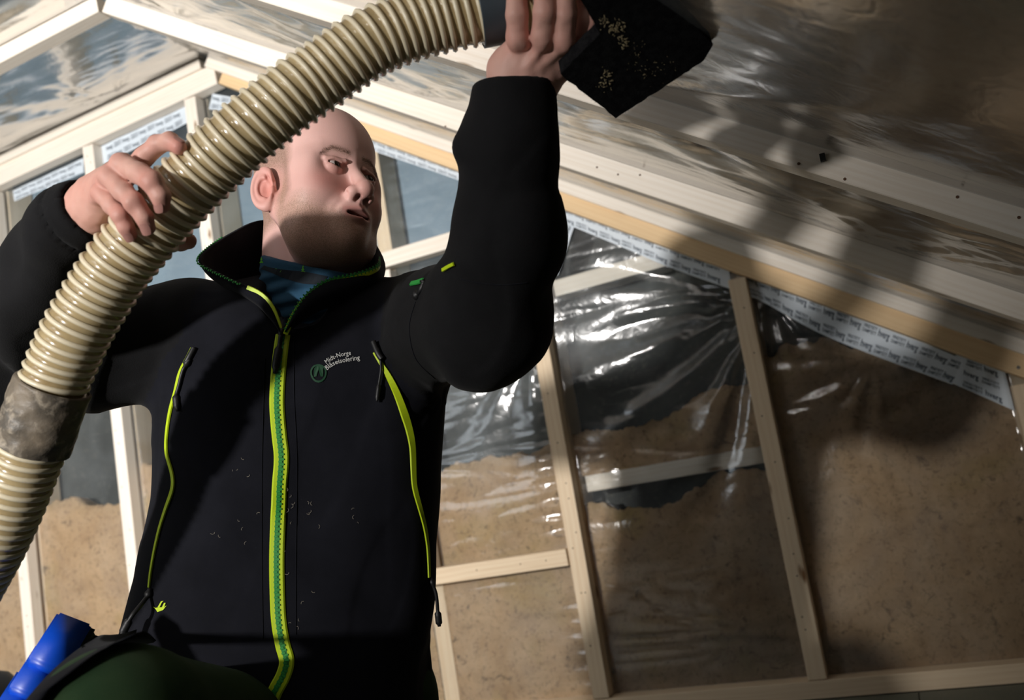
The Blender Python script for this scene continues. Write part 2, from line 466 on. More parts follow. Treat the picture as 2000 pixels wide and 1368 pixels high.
wr = crinkle(lx, y_, 21)*.0055*(1-big*.93)*(.25+.75*np.minimum(1, sag*3))
# fan of folds from the staples on the battens
fan = np.zeros_like(x_)
for (fx, fy, rr, am, kf) in ((-.33, -1.22, .55, .008, 13), (-.9, -.62, .5, .006, 12), (-1.55, -.62, .5, .008, 11), (-2.3, -.02, .5, .008, 10), (.3, -1.22, .5, .005, 12),
                             (-1.2, -1.2, .6, .009, 10), (.05, -.62, .5, .005, 14), (-2.9, -.05, .6, .008, 11), (-.25, -1.27, .5, .010, 9)):
    dx = x_-fx; dy = y_-fy; rad = np.hypot(dx, dy); th = np.arctan2(dy, dx)
    fan += .55*am*np.sin(th*kf+3*vnoise(np.stack([th*2, rad*2, th*0], -1), 3))*np.minimum(1, rad/.12)*np.exp(-(rad/rr)**2)*np.where(big > .3, .4, 1)
z_ = roof(x_, y_)-bulge+(wr+fan)*np.minimum(1, sag*4)-.003
FILM_C = np.stack([x_, y_, z_], -1)
fc = mesh('vapour_barrier_film', FILM_C, grid_faces(len(xs), len(ys))[:, ::-1].copy(), M_FILM_C, ceil, smooth=True)
tag(fc, 'clear wrinkled plastic film under the roof')

# cellulose packed behind the film in the bay nearest the photographer
def ceil_ins(xa, xb, ya, yb, seed, bl=.048):
    gx = np.arange(xa, xb, .012); gy = np.arange(yb, ya, -.012)
    A, B = np.meshgrid(gx, gy, indexing='ij'); a = A.ravel(); b = B.ravel()
    t = np.clip((b-ya-.05)/(yb-ya-.05), 0, 1)
    bg = np.clip((a+.45)/.55, 0, 1) if bl > .02 else 0*a
    zz = roof(a, b)-np.sin(math.pi*t)*(.01*(1-bg)+bl*bg)*(1+.25*vnoise(np.stack([a*2, b*2, a*0], -1), 5))+.016+.012*np.abs(fbm(np.stack([a*22, b*22, a*0], -1), 3, seed))
    top = zz+.09
    V = np.concatenate([np.stack([a, b, zz], -1), np.stack([a, b, top], -1)]); n = len(a); f = grid_faces(len(gx), len(gy))
    o = mesh('cellulose_insulation', V, np.concatenate([f[:, ::-1], f+n]).copy(), M_INS, ceil, smooth=True); tag(o, kind='stuff'); return o
ceil_ins(-.72, 1.2, -2.38, -1.22, 51)

# ---- back wall framing
roofline = lambda x: plate_low(x)
def plate_beam(p0, p1, w, h, mat, up, name='top_plate'):
    return beam(name, wall, p0, p1, (0, 1, 0), up, w, h, mat)
sl = Vector((.665, 0, 1)).normalized()
plate_r = plate_beam((-1.88, 0, .95+.665*1.88), (1.2, 0, .95-.665*1.2), .048, .064, M_AMBER, sl)
plate_l = plate_beam((XL+.02, 0, float(plate_low(XL+.02))), (-1.885, 0, float(plate_low(-1.885))), .048, .075, M_PINE2, (0, 0, 1))
bottom_plate = beam('bottom_plate', wall, (XL+.02, .0, 0.004), (XR-.01, .0, .004), (0, 1, 0), (0, 0, 1), .10, .046, M_PINE)

nail_me = None
def nail(parent, p, n=(0, -1, 0), r=.0022, mat=None, name='nail'):
    global nail_me
    V = []; Fc = []; k = 8
    z = Vector(n).normalized(); q = z.to_track_quat('Z', 'Y').to_matrix().to_4x4(); q.translation = Vector(p)
    if nail_me is None:
        bm = bmesh.new(); bmesh.ops.create_cone(bm, cap_ends=True, segments=8, radius1=1, radius2=.8, depth=.5)
        nail_me = bpy.data.meshes.new('nail'); bm.to_mesh(nail_me); bm.free(); nail_me.materials.append(M_RUST)
    me = nail_me
    if mat is not None:
        me = nail_me.copy(); me.materials.clear(); me.materials.append(mat)
    return link(name, me, None, parent, q @ Matrix.Scale(r, 4))

BX = dict(E=-2.99, D=-2.497, F=-2.03, B=-.91, A=-.32, R=.307, L1=-3.48, L2=-3.97, R2=.90)
for k, x0 in BX.items():
    z1 = float(min(roofline(np.array([x0, x0+.048]))))-.002
    pale = M_PINE if k in 'BAR' else M_PINE2
    b = beam('batten', wall, (x0, 0, .052), (x0, 0, z1), (1, 0, 0), (0, 1, 0), .048, .047, pale)
    if k in 'BARDEF':
        rr = random.Random(ord(k[0]))
        for z in np.arange(.18, z1-.05, .145):
            for dz in (0, .035)[:rr.choice((1, 2))]:
                nail(b, (x0+rr.uniform(.012, .036), -.0006, z+dz+rr.uniform(-.02, .02)))
    beam('stud', wall, (x0-.002, .066, .05), (x0-.002, .066, z1+.03), (1, 0, 0), (0, 1, 0), .05, .115, M_PINE)
# frame of the opening between two studs
g = beam('batten', wall, (-1.386, .001, .424), (-1.386, .001, 1.405), (1, 0, 0), (0, 1, 0), .048, .046, M_PINE2)
nail(g, (-1.362, -.0004, 1.26), mat=M_STEEL, r=.0035)
beam('stud', wall, (-1.40, .066, .05), (-1.40, .066, 1.86), (1, 0, 0), (0, 1, 0), .05, .115, M_PINE)
nog_low = beam('noggin', wall, (-1.392, -.001, .420), (-.915, -.001, .424), (0, 1, 0), (0, 0, 1), .046, .048, M_PINE)
for x in (-1.2, -1.06, -.98): nail(nog_low, (x, -.0016, .447))
nog_up = beam('noggin', wall, (-1.392, -.001, 1.412), (-.915, -.001, 1.425), (0, 1, 0), (0, 0, 1), .046, .05, M_PINE2)
beam('noggin', wall, (-1.98, .001, 1.385), (-1.70, .001, 1.392), (0, 1, 0), (0, 0, 1), .046, .045, M_PINE2)
mid = [W(1154, 961, .066), W(1499, 904, .066)]
beam('noggin', wall, (mid[0][0]-.01, .066, mid[0][2]), (mid[1][0], .066, mid[1][2]), (0, 1, 0), (0, 0, 1), .10, .048, M_PINE2)
p_ = W(1989, 718, 0.0); nail(plate_r, (p_[0], -.001, p_[2]), r=.0048, mat=M_STEEL, name='screw')
# a pale nogging seen dimly through the film beside the tape
hn = [W(1085, 580, .07), W(1300, 520, .07)]
beam('noggin', wall, (hn[0][0], .07, hn[0][2]), (hn[1][0], .07, hn[1][2]), (0, 1, 0), (0, 0, 1), .09, .05, M_PINE2)

# ---- wall film
xs = np.concatenate([np.arange(XL+.02, -1.5, .014), np.arange(-1.5, .5, .0055), np.arange(.5, XR, .02)])
nz = 330; tz = np.linspace(0, 1, nz)
X = np.repeat(xs[:, None], nz, 1); ztop = roofline(xs)+.05
Z = .03+tz[None, :]*(ztop[:, None]-.03)
x_ = X.ravel(); z_ = Z.ravel()
bat = np.array(sorted([v+.024 for v in BX.values()]+[-1.362]))
d = np.min(np.abs(x_[:, None]-bat[None]), axis=1)
loose = np.clip((d-.02)/.05, 0, 1)
h = .0030*crinkle(x_*.9, z_*.8, 91)*loose
h += .0018*fbm(np.stack([x_*5, z_*9, x_*0], -1), 3, 14)*loose
# short pleats along the left edges of the battens
dl = np.min(np.where(bat[None]-x_[:, None] > 0, bat[None]-x_[:, None], 9), axis=1)
isB = np.exp(-((x_-(-.95))/.09)**2); h += (.0007+.0024*isB)*np.sin(z_*2*math.pi/.043+2*vnoise(np.stack([z_*4, x_*2, x_*0], -1), 8))*np.exp(-np.maximum(dl-.024, 0)/.055)*(.4+.6*(vnoise(np.stack([z_*5, x_*0, x_*0], -1), 77) > -.2))
# broad folds fanning out of one staple in the bay with the bright reflections
def fanw(px, py, reach, am, kf, lft=True, seed=0):
    q = W(px, py, .05); dx = x_-q[0]; dz = z_-q[2]; r = np.hypot(dx, dz); th = np.arctan2(dz, -dx if lft else dx)
    m = (dx < 0.0) if lft else (dx > 0)
    th2 = th*kf+1.6*vnoise(np.stack([th*3, r*2.5, r*0], -1), seed)
    return np.where(m, am*np.sin(th2)*np.minimum(1, r/.15)*np.exp(-(r/reach)**2), 0)
h += fanw(1486, 608, .62, .0070, 15, seed=4)
h += fanw(1480, 560, .45, .0030, 26, seed=6)
h += fanw(1040, 640, .5, .0035, 15, seed=5)
h += fanw(1500, 580, .16, .0030, 14, False, seed=9)
h += fanw(1700, 700, .3, .002, 14, seed=10)
y_ = .0545+np.clip(h, -.0055, .006)
y_ = np.where(d < .026, .0488, y_)
fw = mesh('vapour_barrier_film', np.stack([x_, y_, z_], -1), grid_faces(len(xs), nz), M_FILM, wall, smooth=True)
tag(fw, 'clear plastic film stretched over the studs with bright creases')

# ---- loose fill behind the wall film, one heap per stud bay
def heap(x0, x1, zb, top_pts, seed, full=False):
    xs = np.arange(x0, x1+.004, .007)
    tp = np.array([W(a, b, .066)[[0, 2]] for a, b in top_pts]) if not full else np.array(top_pts)
    tt = np.interp(xs, tp[:, 0], tp[:, 1])+.009*vnoise(np.stack([xs*17, xs*0, xs*0], -1), seed)+.006*vnoise(np.stack([xs*45, xs*0, xs*0], -1), seed+3)+.004*vnoise(np.stack([xs*120, xs*0, xs*0], -1), seed+5)
    tt = np.minimum(tt, roofline(xs)+.03)
    nz = int((tt.max()-zb)/.007)+2; tz = np.linspace(0, 1, nz)
    X = np.repeat(xs[:, None], nz, 1); Z = zb+tz[None]*(tt[:, None]-zb); x = X.ravel(); z = Z.ravel()
    dist = np.repeat(tt[:, None], nz, 1).ravel()-z
    lump = np.abs(fbm(np.stack([x*16, z*16, x*0], -1), 4, seed+7))
    y = .0635+.016*lump+.012*np.clip(1-dist/.05, 0, 1)**2
    pit = np.clip(vnoise(np.stack([x*11, z*11, x*0], -1), seed+20)-.62, 0, 1)*np.exp(-dist/.5)
    y = y+pit*.08
    V = np.stack([x, y, z], -1); Vb = V[nz-1::nz].copy()      # cap running back from the crest
    cap = []
    for k, (yy, dz) in enumerate(((.10, -.004), (.14, -.02), (.183, -.035))):
        q = Vb.copy(); q[:, 1] = yy; q[:, 2] += dz+.01*vnoise(np.stack([q[:, 0]*30, q[:, 0]*0+k, q[:, 0]*0], -1), seed+30); cap.append(q)
    n = len(V); m = len(xs); f = [tuple(q) for q in grid_faces(m, nz)]
    prev = [i*nz+nz-1 for i in range(m)]; VV = [V]
    for k, q in enumerate(cap):
        cur = [n+k*m+i for i in range(m)]; VV.append(q)
        f += [(prev[i], prev[i+1], cur[i+1], cur[i]) for i in range(m-1)]; prev = cur
    o = mesh('cellulose_insulation', np.concatenate(VV), f, M_INS, wall, smooth=True); recalc(o)
    tag(o, kind='stuff'); return o
s = .026
heap(BX['A']+.048, BX['R'], .05, [(1470, 705), (1501, 695), (1530, 668), (1580, 672), (1615, 663), (1690, 680), (1760, 690), (1990, 770)], 101)
heap(BX['R']+.048, BX['R2'], .05, [(.3, .8), (1.0, .4)], 106, full=True)
mz = W(1325, 905, .066)[2]
heap(BX['B']+.048, BX['A'], W(1154, 925, .066)[2]-.005, [(1110, 850), (1169, 840), (1250, 831), (1306, 812), (1354, 776), (1411, 760), (1463, 753), (1500, 750)], 102)
heap(BX['B']+.048, BX['A'], .05, [(1130, 992), (1160, 988), (1220, 993), (1298, 988), (1340, 964), (1400, 922), (1460, 912), (1520, 920)], 103)
heap(-1.35, BX['B'], .05, [(830, 935), (853, 929), (887, 900), (946, 896), (1010, 883), (1069, 874), (1090, 870)], 104)
heap(BX['F']+.048, -1.40, .05, [(300, 900), (400, 905), (700, 900), (840, 930)], 105)
heap(BX['D']+.048, BX['F'], .05, [(220, 900), (275, 905), (330, 900), (420, 915)], 107)
heap(BX['E']+.048, BX['D'], .05, [(40, 1010), (73, 993), (105, 975), (137, 966), (165, 990), (225, 986), (250, 980)], 108)
heap(BX['L1']+.048, BX['E'], .05, [(-3.5, .78), (-2.9, .86)], 109, full=True)
heap(BX['L2']+.048, BX['L1'], .05, [(-4, .8), (-3.4, .9)], 110, full=True)

# ---- printed jointing tape
def text_geo(body, size=1.0):
    cu = bpy.data.curves.new('t', 'FONT'); cu.body = body; cu.size = size; cu.resolution_u = 2; cu.offset = .022 if body in ('hverg', 'VINDTETT', 'DAMPTETT') else 0; cu.align_x = 'LEFT'
    o = bpy.data.objects.new('t', cu); COL.objects.link(o); bpy.context.view_layer.update()
    dg = bpy.context.evaluated_depsgraph_get(); me = bpy.data.meshes.new_from_object(o.evaluated_get(dg))
    V = np.array([v.co[:] for v in me.vertices]); Fc = [tuple(p.vertices) for p in me.polygons]
    bpy.data.objects.remove(o); bpy.data.meshes.remove(me); bpy.data.curves.remove(cu)
    V -= V.min(0); return V, Fc
T_BIG = text_geo('hverg'); T_SM = text_geo('VINDTETT'); T_SM2 = text_geo('DAMPTETT')
def tape(up, low, Y=.0445, rows=2, phase=0.0, pitch=.078):
    U = np.array([W(a, b, Y) for a, b in up]); Lw = np.array([W(a, b, Y) for a, b in low])
    n = 40; U = catmull(U, n); Lw = catmull(Lw, n)
    wob = .0012*np.sin(np.linspace(0, 19, n))
    V = np.concatenate([U, Lw, U+(0, .0006, 0), Lw+(0, .0006, 0)]); V[:, 1] += np.tile(wob, 4)
    Fc = [(i, i+1, n+i+1, n+i) for i in range(n-1)]+[(2*n+i, 3*n+i, 3*n+i+1, 2*n+i+1) for i in range(n-1)]
    Fc += [(i, 2*n+i, 2*n+i+1, i+1) for i in range(n-1)]+[(n+i, n+i+1, 3*n+i+1, 3*n+i) for i in range(n-1)]
    Fc += [(0, n, 3*n, 2*n), (n-1, 3*n-1, 4*n-1, 2*n-1)]
    t = mesh('tape', V, Fc, M_TAPE, wall); recalc(t)
    seg = np.linalg.norm(np.diff(U, axis=0), axis=1); s = np.concatenate([[0], np.cumsum(seg)]); L = s[-1]
    wd = np.mean(np.linalg.norm(U-Lw, axis=1))
    def pt(a, b):                      # a metres along, b 0..1 from low to up
        u = np.array([np.interp(a, s, U[:, k]) for k in range(3)]).T; l = np.array([np.interp(a, s, Lw[:, k]) for k in range(3)]).T
        wv = np.interp(a, s, wob); q = l+(u-l)*b[:, None]; q[:, 1] += wv-.0006; return q
    parts = []; rh = 1.0/rows; k = 0
    for r in range(rows+1):
        a = -.03+phase+(r % 2)*pitch*.45
        while a < L:
            for (TV, TF), w, hh, off, dv in ((T_BIG, .030, .62, 0, .08), (T_SM, .036, .22, .037, .48), (T_SM2, .036, .22, .037, .18)):
                v = TV.copy(); v[:, 0] *= w/max(TV[:, 0].max(), 1e-6); v[:, 1] *= hh*rh/max(TV[:, 1].max(), 1e-6)
                aa = a+off+v[:, 0]; bb = (r+.02)*rh+dv*rh+v[:, 1]
                if aa.min() < .002 or aa.max() > L-.002 or bb.min() < .01 or bb.max() > .995: continue
                parts.append((pt(aa, bb), TF))
            a += pitch
    if parts:
        V, Fc = join_geo(parts); mesh('printed_lettering', V, Fc, M_INK, t)
    return t
tape([(1449, 527), (1525, 556), (1691, 622), (1895, 708)], [(1464, 580), (1492, 591), (1620, 660), (1860, 752)], rows=2)
tape([(1868, 690), (1962, 722)], [(1850, 745), (1982, 803)], Y=.0435, rows=3, phase=.02)
tape([(1058, 386), (1093, 399), (1316, 480), (1422, 518)], [(1048, 416), (1121, 444), (1225, 487), (1306, 522), (1430, 566)], rows=2, phase=.03)
tape([(1080, 400), (1070, 470), (1062, 545)], [(1122, 440), (1104, 495), (1090, 537)], Y=.0438, rows=2, phase=.01)
tape([(415, 183), (560, 212), (732, 274), (887, 327), (1045, 382)], [(408, 213), (560, 238), (738, 298), (887, 349), (1040, 408)], rows=2)
tape([(25, 373), (163, 309)], [(28, 393), (163, 337)], rows=2)
tape([(197, 286), (367, 206)], [(199, 322), (371, 238)], rows=2, phase=.02)
tape([(92, 362), (95, 402)], [(111, 356), (113, 395)], Y=.0438, rows=1)

# nails and one dark clip in the ceiling battens
rr = random.Random(3)
for px, py in ((1207, 341), (1250, 342), (1166, 327), (870, 247), (980, 150), (745, 43), (1560, 320), (1650, 350), (1870, 385), (1990, 425)):
    yv = -1.2 if py in (150, 43, 320, 350, 385, 425) else -.6
    q = W(px, py, yv); nail(ceil, (q[0], yv-.001, q[2]), r=.0024)
q = W(1607, 309, -1.2)
clip = box_obj('staple_clip', (q[0]-.004, -1.206, q[2]-.006), (q[0]+.004, -1.201, q[2]+.006), plain('black_clip', (.01, .01, .01), .5), ceil)
# ------------------------------------------------------------------ cloth, skin and hose materials
def cloth(name, c, c2, scale=900, bumpst=.3, rough=.92):
    t = NT(name); g = t.n('ShaderNodeNewGeometry'); v = g.outputs['Position']
    col = t.mix(c, c2, t.ramp(t.noise(v, 14, 4, .6), [(.35, (0, 0, 0)), (.7, (1, 1, 1))]))
    lint = t.ramp(t.noise(v, 420, 2, .6), [(.72, (0, 0, 0)), (.80, (.35, .35, .35))])
    col = t.mix(col, tuple(x*4+.02 for x in c2), lint)
    t.base(col); t.set(Roughness=rough); t.b.inputs['Specular IOR Level'].default_value = .12
    t.b.inputs['Sheen Weight'].default_value = .03; t.b.inputs['Sheen Roughness'].default_value = .5
    t.bump(t.noise(v, scale, 2), bumpst, .0008); return t.m
M_JACKET = cloth('softshell_black', (.0060, .0064, .0095), (.0095, .0100, .0145))
M_SLEEVE = cloth('fleece_black', (.0070, .0070, .0078), (.0105, .0105, .0115), 600, .5)
M_TROUS = cloth('dark_green_canvas', (.020, .048, .020), (.034, .062, .026), 700, .4)
M_GAITER = cloth('blue_gaiter_knit', srgb(34, 62, 84), srgb(46, 80, 104), 1200, .2)
M_YEL = plain('neon_yellow_tape', (.50, .66, .01), .5)
M_GRN = plain('green_zip_teeth', (.03, .30, .055), .45)
M_BLACKP = plain('black_cord', (.008, .008, .009), .5)
M_WHITE = plain('white_print', (.62, .62, .60), .6)
M_GREEN = plain('green_print', (.003, .05, .018), .6)
M_BLUE = plain('blue_plastic', (.003, .07, .58), .38)
M_BLUE2 = plain('light_blue_plastic', (.02, .35, .75), .35)
M_EYE = plain('eye_white', (.50, .43, .41), .12)
M_IRIS = plain('dark_iris', (.012, .008, .006), .08)
M_MOUTH = plain('mouth_inside', (.02, .006, .006), .4)
M_TEETH = plain('teeth', (.5, .45, .36), .3)
M_NAIL = plain('finger_nail', (.40, .20, .17), .28)

def skin():
    t = NT('skin'); a = t.n('ShaderNodeAttribute'); a.attribute_name = 'Col'
    g = t.n('ShaderNodeNewGeometry'); v = g.outputs['Position']
    st = t.n('ShaderNodeSeparateColor')
    a2 = t.n('ShaderNodeAttribute'); a2.attribute_name = 'Stub'
    n = t.noise(v, 850, 2, .6)
    st = t.ramp(n, [(.46, (0, 0, 0)), (.58, (1, 1, 1))])
    fac = t.n('ShaderNodeMath', operation='MULTIPLY'); t.l(st, fac.inputs[0]); t.l(a2.outputs['Fac'], fac.inputs[1])
    c = t.mix(a.outputs['Color'], t.ramp(t.noise(v, 60, 3), [(.3, (.45, .45, .45)), (.7, (.62, .55, .55))]), .18, 'OVERLAY')
    c = t.mix(c, (.16, .095, .05), fac.outputs[0])
    t.base(c); t.set(Roughness=.5); t.b.inputs['Specular IOR Level'].default_value = .35
    t.b.inputs['Subsurface Weight'].default_value = .08
    t.b.inputs['Subsurface Radius'].default_value = (.010, .004, .002); t.b.inputs['Subsurface Scale'].default_value = .5
    t.bump(t.noise(v, 500, 3, .6), .18, .001); return t.m
M_SKIN = skin()

# ------------------------------------------------------------------ person
person = empty('person', P(560, 1395, 1.5)*np.array([1, 1, 0]),
               label='man in black work jacket with neon zips kneeling and holding the ribbed hose overhead', cat='person')

# ---- jacket --------------------------------------------------------------
ROWJ = np.array([ # y px, left, right, half depth, centre depth
    (520, 520, 700, .05, 1.53), (548, 455, 738, .078, 1.52), (575, 400, 775, .098, 1.51), (620, 365, 812, .115, 1.50), (700, 338, 850, .130, 1.49),
    (780, 318, 862, .136, 1.485), (860, 312, 856, .136, 1.48), (920, 312, 852, .134, 1.475), (960, 310, 852, .133, 1.475),
    (1050, 298, 849, .134, 1.47), (1110, 292, 849, .135, 1.468), (1160, 281, 848, .137, 1.465), (1215, 268, 842, .140, 1.463), (1260, 260, 837, .143, 1.46),
    (1310, 256, 840, .147, 1.46), (1400, 250, 856, .155, 1.46), (1520, 262, 872, .155, 1.46)], float)
_jy = (684-ROWJ[:, 0])/FPX*1.5
_jo = np.argsort(_jy)
SH_R, EL_R, WR_R = c3(356, 678, 1.49), c3(-45, 705, 1.40), c3(172, 420, 1.295)
SH_L, EL_L, WR_L = c3(806, 640, 1.48), c3(945, 622, 1.275), c3(1003, 178, 1.145)
def wrk(p, f, seed, am):
    return am*vnoise(p*f, seed)
def rot_uv(p, ang):
    c, s = math.cos(ang), math.sin(ang); return p[:, 0]*c+p[:, 1]*s, -p[:, 0]*s+p[:, 1]*c
def folds(p, seed, ang, fu, fv, am, sharp=1.6):
    u, v = rot_uv(p, ang); n = vnoise(np.stack([u*fu, v*fv, p[:, 2]*fu], -1), seed)
    return am*(np.abs(n)**(1/sharp))*np.sign(n)
def loft(p, RW, o, ys, ex=2.4):
    py = p[:, 1]
    L = np.interp(py, ys[o], ((RW[:, 1]-1000)/FPX*1.5)[o]); R = np.interp(py, ys[o], ((RW[:, 2]-1000)/FPX*1.5)[o])
    hd = np.interp(py, ys[o], RW[:, 3][o]); dc = np.interp(py, ys[o], RW[:, 4][o])
    hw = (R-L)/2; qx = np.abs(p[:, 0]-(L+R)/2)/hw; qz = np.abs(p[:, 2]-dc)/hd
    k = (qx**ex+qz**ex)**(1/ex)
    # distance estimate via gradient magnitude
    g = np.hypot(qx**(ex-1)/hw, qz**(ex-1)/hd)/np.maximum(k, 1e-6)**(ex-1)
    return (k-1)/np.maximum(g, 1e-6)
def f_torso(p):
    d = loft(p, ROWJ, _jo, _jy)
    top = p[:, 1]-c3(0, 538, 1.5)[1]; d = smax(d, top, .03)
    bot = c3(0, 1500, 1.5)[1]-p[:, 1]; d = smax(d, bot, .012)
    # shoulders
    d = smin(d, cone(p, c3(330, 656, 1.50), c3(500, 632, 1.52), .066, .060), .03)
    d = smin(d, cone(p, SH_L+(0, .0, .0), c3(700, 628, 1.52), .069, .058), .03)
    d = smax(d, -cone(p, c3(604, 430, 1.50), c3(574, 585, 1.405), .080, .046), .008)
    return d
def f_armR(p):
    d = cone(p, SH_R, EL_R, .094, .082)
    e2 = EL_R+(.02, .02, -.01)
    return smin(d, cone(p, e2, c3(140, 435, 1.195), .082, .0470), .02)
def f_armL(p):
    d = cone(p, SH_L+(.01, -.012, 0), EL_L, .085, .080)
    mid = c3(986, 470, 1.205)
    d = smin(d, cone(p, EL_L, mid, .078, .0640), .035)
    d = smin(d, cone(p, mid, c3(990, 290, 1.165), .0625, .0603), .03)
    d = smin(d, cone(p, c3(990, 290, 1.165), c3(1000, 215, 1.150), .0580, .0513), .02)
    d = smin(d, sph(p, c3(910, 290, 1.150), .0155), .02)
    return d
CUT_R = (WR_R-EL_R)/np.linalg.norm(WR_R-EL_R)
CUT_L = np.array([-.03, 1, -.02]); CUT_L /= np.linalg.norm(CUT_L)
CUFFN = np.array([.80, .42, -.43]); CUFFN /= np.linalg.norm(CUFFN)
CUFFC = c3(176, 408, 1.272)*.92
def f_jacket(p):
    t = f_torso(p)
    a = f_armR(p)
    a = smin(a, cone(p, CUFFC-CUFFN*.055, CUFFC+CUFFN*.03, .0455, .0375), .015)
    a = smax(a, (p-CUFFC)@CUFFN, .005)
    a = smax(a, -cone(p, CUFFC-CUFFN*.003, CUFFC+CUFFN*.05, .0335, .034), .004)
    a = smax(a, -(np.abs((p-CUFFC)@CUFFN+.030)-.0008+.02*np.clip(np.linalg.norm(p-CUFFC, axis=1)-.06, 0, 1)), .004)
    b = f_armL(p); endL = c3(1003, 160, 1.143)
    b = smin(b, cone(p, endL-CUT_L*.05, endL+CUT_L*.05, .0508, .0480), .01)
    b = smax(b, (p-endL)@CUT_L, .005)
    d = smin(smin(t, a, .035), b, .035)
    # drapes: hanging folds on the body, rings on the sleeves
    w = folds(p, 31, .15, 7, 2.4, .0085)+folds(p, 35, -.35, 16, 5, .0045)
    dA = np.minimum(a, b); m = np.clip((t-dA)/.05+.5, 0, 1)
    nearc = np.clip(np.minimum(np.linalg.norm(p-CUFFC, axis=1), np.linalg.norm(p-c3(1003, 176, 1.195), axis=1))/.10-.5, 0, 1)
    ws = (folds(p, 41, 1.35, 7, 19, .0115)+folds(p, 45, .3, 12, 22, .0040))*nearc
    pinch = np.exp(-(np.linalg.norm(p-c3(862, 700, 1.42), axis=1)/.10)**2)+np.exp(-(np.linalg.norm(p-c3(340, 640, 1.42), axis=1)/.10)**2)
    radial = .0022*np.sin(np.arctan2(p[:, 1]-c3(862, 790, 1.42)[1], p[:, 0]-c3(862, 790, 1.42)[0])*9)*pinch
    return (d+w*(1-m)+ws*m+radial)*.85
jv, jf = surface(f_jacket, (-.92, -.66, 1.08), (.09, .40, 1.68), .0055)
jacket = mesh('jacket', to_world(jv), jf, [M_JACKET, M_SLEEVE], person, smooth=True)
tag(jacket, 'black softshell work jacket with fleece sleeves')
# fleece on the sleeves
cen = jv[jf].mean(1); tt = f_torso(cen); aa = np.minimum(f_armR(cen), f_armL(cen))
jacket.data.polygons.foreach_set('material_index', ((aa+.006 < tt) & (tt > .012)).astype(np.int32)); jacket.data.update()
JB = BVHTree.FromPolygons([Vector(v) for v in to_world(jv)], [tuple(int(i) for i in f) for f in jf])
def hit(px, py, off=0.0, bvh=None):
    d = Vector(P(px, py, 1.0)-CAM).normalized()
    loc, n, i, t = (bvh or JB).ray_cast(Vector(CAM), d, 4)
    if loc is None: return None, None
    if n.dot(d) > 0: n = -n
    return np.array(loc+n*off), np.array(n)
def surf_line(pts, n, off=0.002, bvh=None):
    q = catmull(np.column_stack([pts, np.zeros(len(pts))]), n)[:, :2]
    Pw = []; Nw = []
    for x, y in q:
        a, b = hit(x, y, off, bvh)
        if a is not None: Pw.append(a); Nw.append(b)
    Pw = np.array(Pw); Nw = np.array(Nw)
    for _ in range(2):
        Pw[1:-1] = (Pw[:-2]+2*Pw[1:-1]+Pw[2:])/4; Nw[1:-1] = (Nw[:-2]+2*Nw[1:-1]+Nw[2:])/4
    Nw /= np.linalg.norm(Nw, axis=1)[:, None]; return Pw, Nw
def ribbon_geo(Pw, Nw, width, th=.0012):
    T = np.gradient(Pw, axis=0); T /= np.linalg.norm(T, axis=1)[:, None]; Sd = np.cross(Nw, T); Sd /= np.linalg.norm(Sd, axis=1)[:, None]
    w = np.broadcast_to(width, (len(Pw),))[:, None]/2; n = len(Pw)
    V = np.concatenate([Pw-Sd*w-Nw*th*.6, Pw-Sd*w*.8+Nw*th, Pw+Sd*w*.8+Nw*th, Pw+Sd*w-Nw*th*.6])
    Fc = [(k*n+i, k*n+i+1, (k+1)*n+i+1, (k+1)*n+i) for k in range(3) for i in range(n-1)]
    Fc += [(3*n+i, 3*n+i+1, i+1, i) for i in range(n-1)]+[(0, n, 2*n, 3*n), (n-1, 4*n-1, 3*n-1, 2*n-1)]
    return V, Fc
def teeth_geo(Pw, Nw, pitch, w, h):
    seg = np.linalg.norm(np.diff(Pw, axis=0), axis=1); s = np.concatenate([[0], np.cumsum(seg)]); parts = []
    T = np.gradient(Pw, axis=0); T /= np.linalg.norm(T, axis=1)[:, None]
    k = 0
    for a in np.arange(pitch, s[-1], pitch):
        c = np.array([np.interp(a, s, Pw[:, j]) for j in range(3)]); n = np.array([np.interp(a, s, Nw[:, j]) for j in range(3)]); t = np.array([np.interp(a, s, T[:, j]) for j in range(3)])
        n /= np.linalg.norm(n); t -= n*(t@n); t /= np.linalg.norm(t); sd = np.cross(n, t)
        parts.append(box_geo(c+sd*(w*.22 if k % 2 else -w*.22)+n*h*.5, t*pitch*.33, sd*w*.42, n*h*.5)); k += 1
    return join_geo(parts)
ZIP = [(553, 655), (548, 690), (543, 740), (541, 790), (545, 845), (550, 895), (546, 950), (543, 1020), (541, 1090), (542, 1160), (545, 1215), (553, 1262), (561, 1292), (553, 1322), (538, 1350), (526, 1385)]
zp, zn = surf_line(ZIP, 120, .0022)
V, Fc = ribbon_geo(zp, zn, .0205); zt = mesh('zip_tape', V, Fc, M_YEL, jacket); recalc(zt); tag(zt, 'neon yellow front zip tape')
V, Fc = ribbon_geo(zp+zn*.0010, zn, .0078, .0006); z3 = mesh('zip_coil', V, Fc, plain('zip_coil_green', (.02, .21, .045), .5), jacket); recalc(z3); tag(z3, 'green strip between the yellow zip tapes')
V, Fc = teeth_geo(zp+zn*.0014, zn, .0034, .0062, .0012); z2 = mesh('zip_teeth', V, Fc, M_GRN, jacket); recalc(z2); tag(z2, 'green front zip teeth', kind='stuff')
def side_zip(pts, w, n=60):
    a, b = surf_line(pts, n, .0022); V, Fc = ribbon_geo(a, b, w); o = mesh('pocket_zip', V, Fc, M_YEL, jacket); recalc(o); return o
side_zip([(379, 682), (366, 706), (353, 730), (345, 765), (335, 800), (328, 845), (327, 885), (337, 920), (340, 950), (327, 990), (313, 1035), (303, 1080), (296, 1120), (293, 1148)], np.interp(np.linspace(0, 1, 60), [0, .12, .4, .6, 1], [.010, .007, .0055, .0065, .004]))
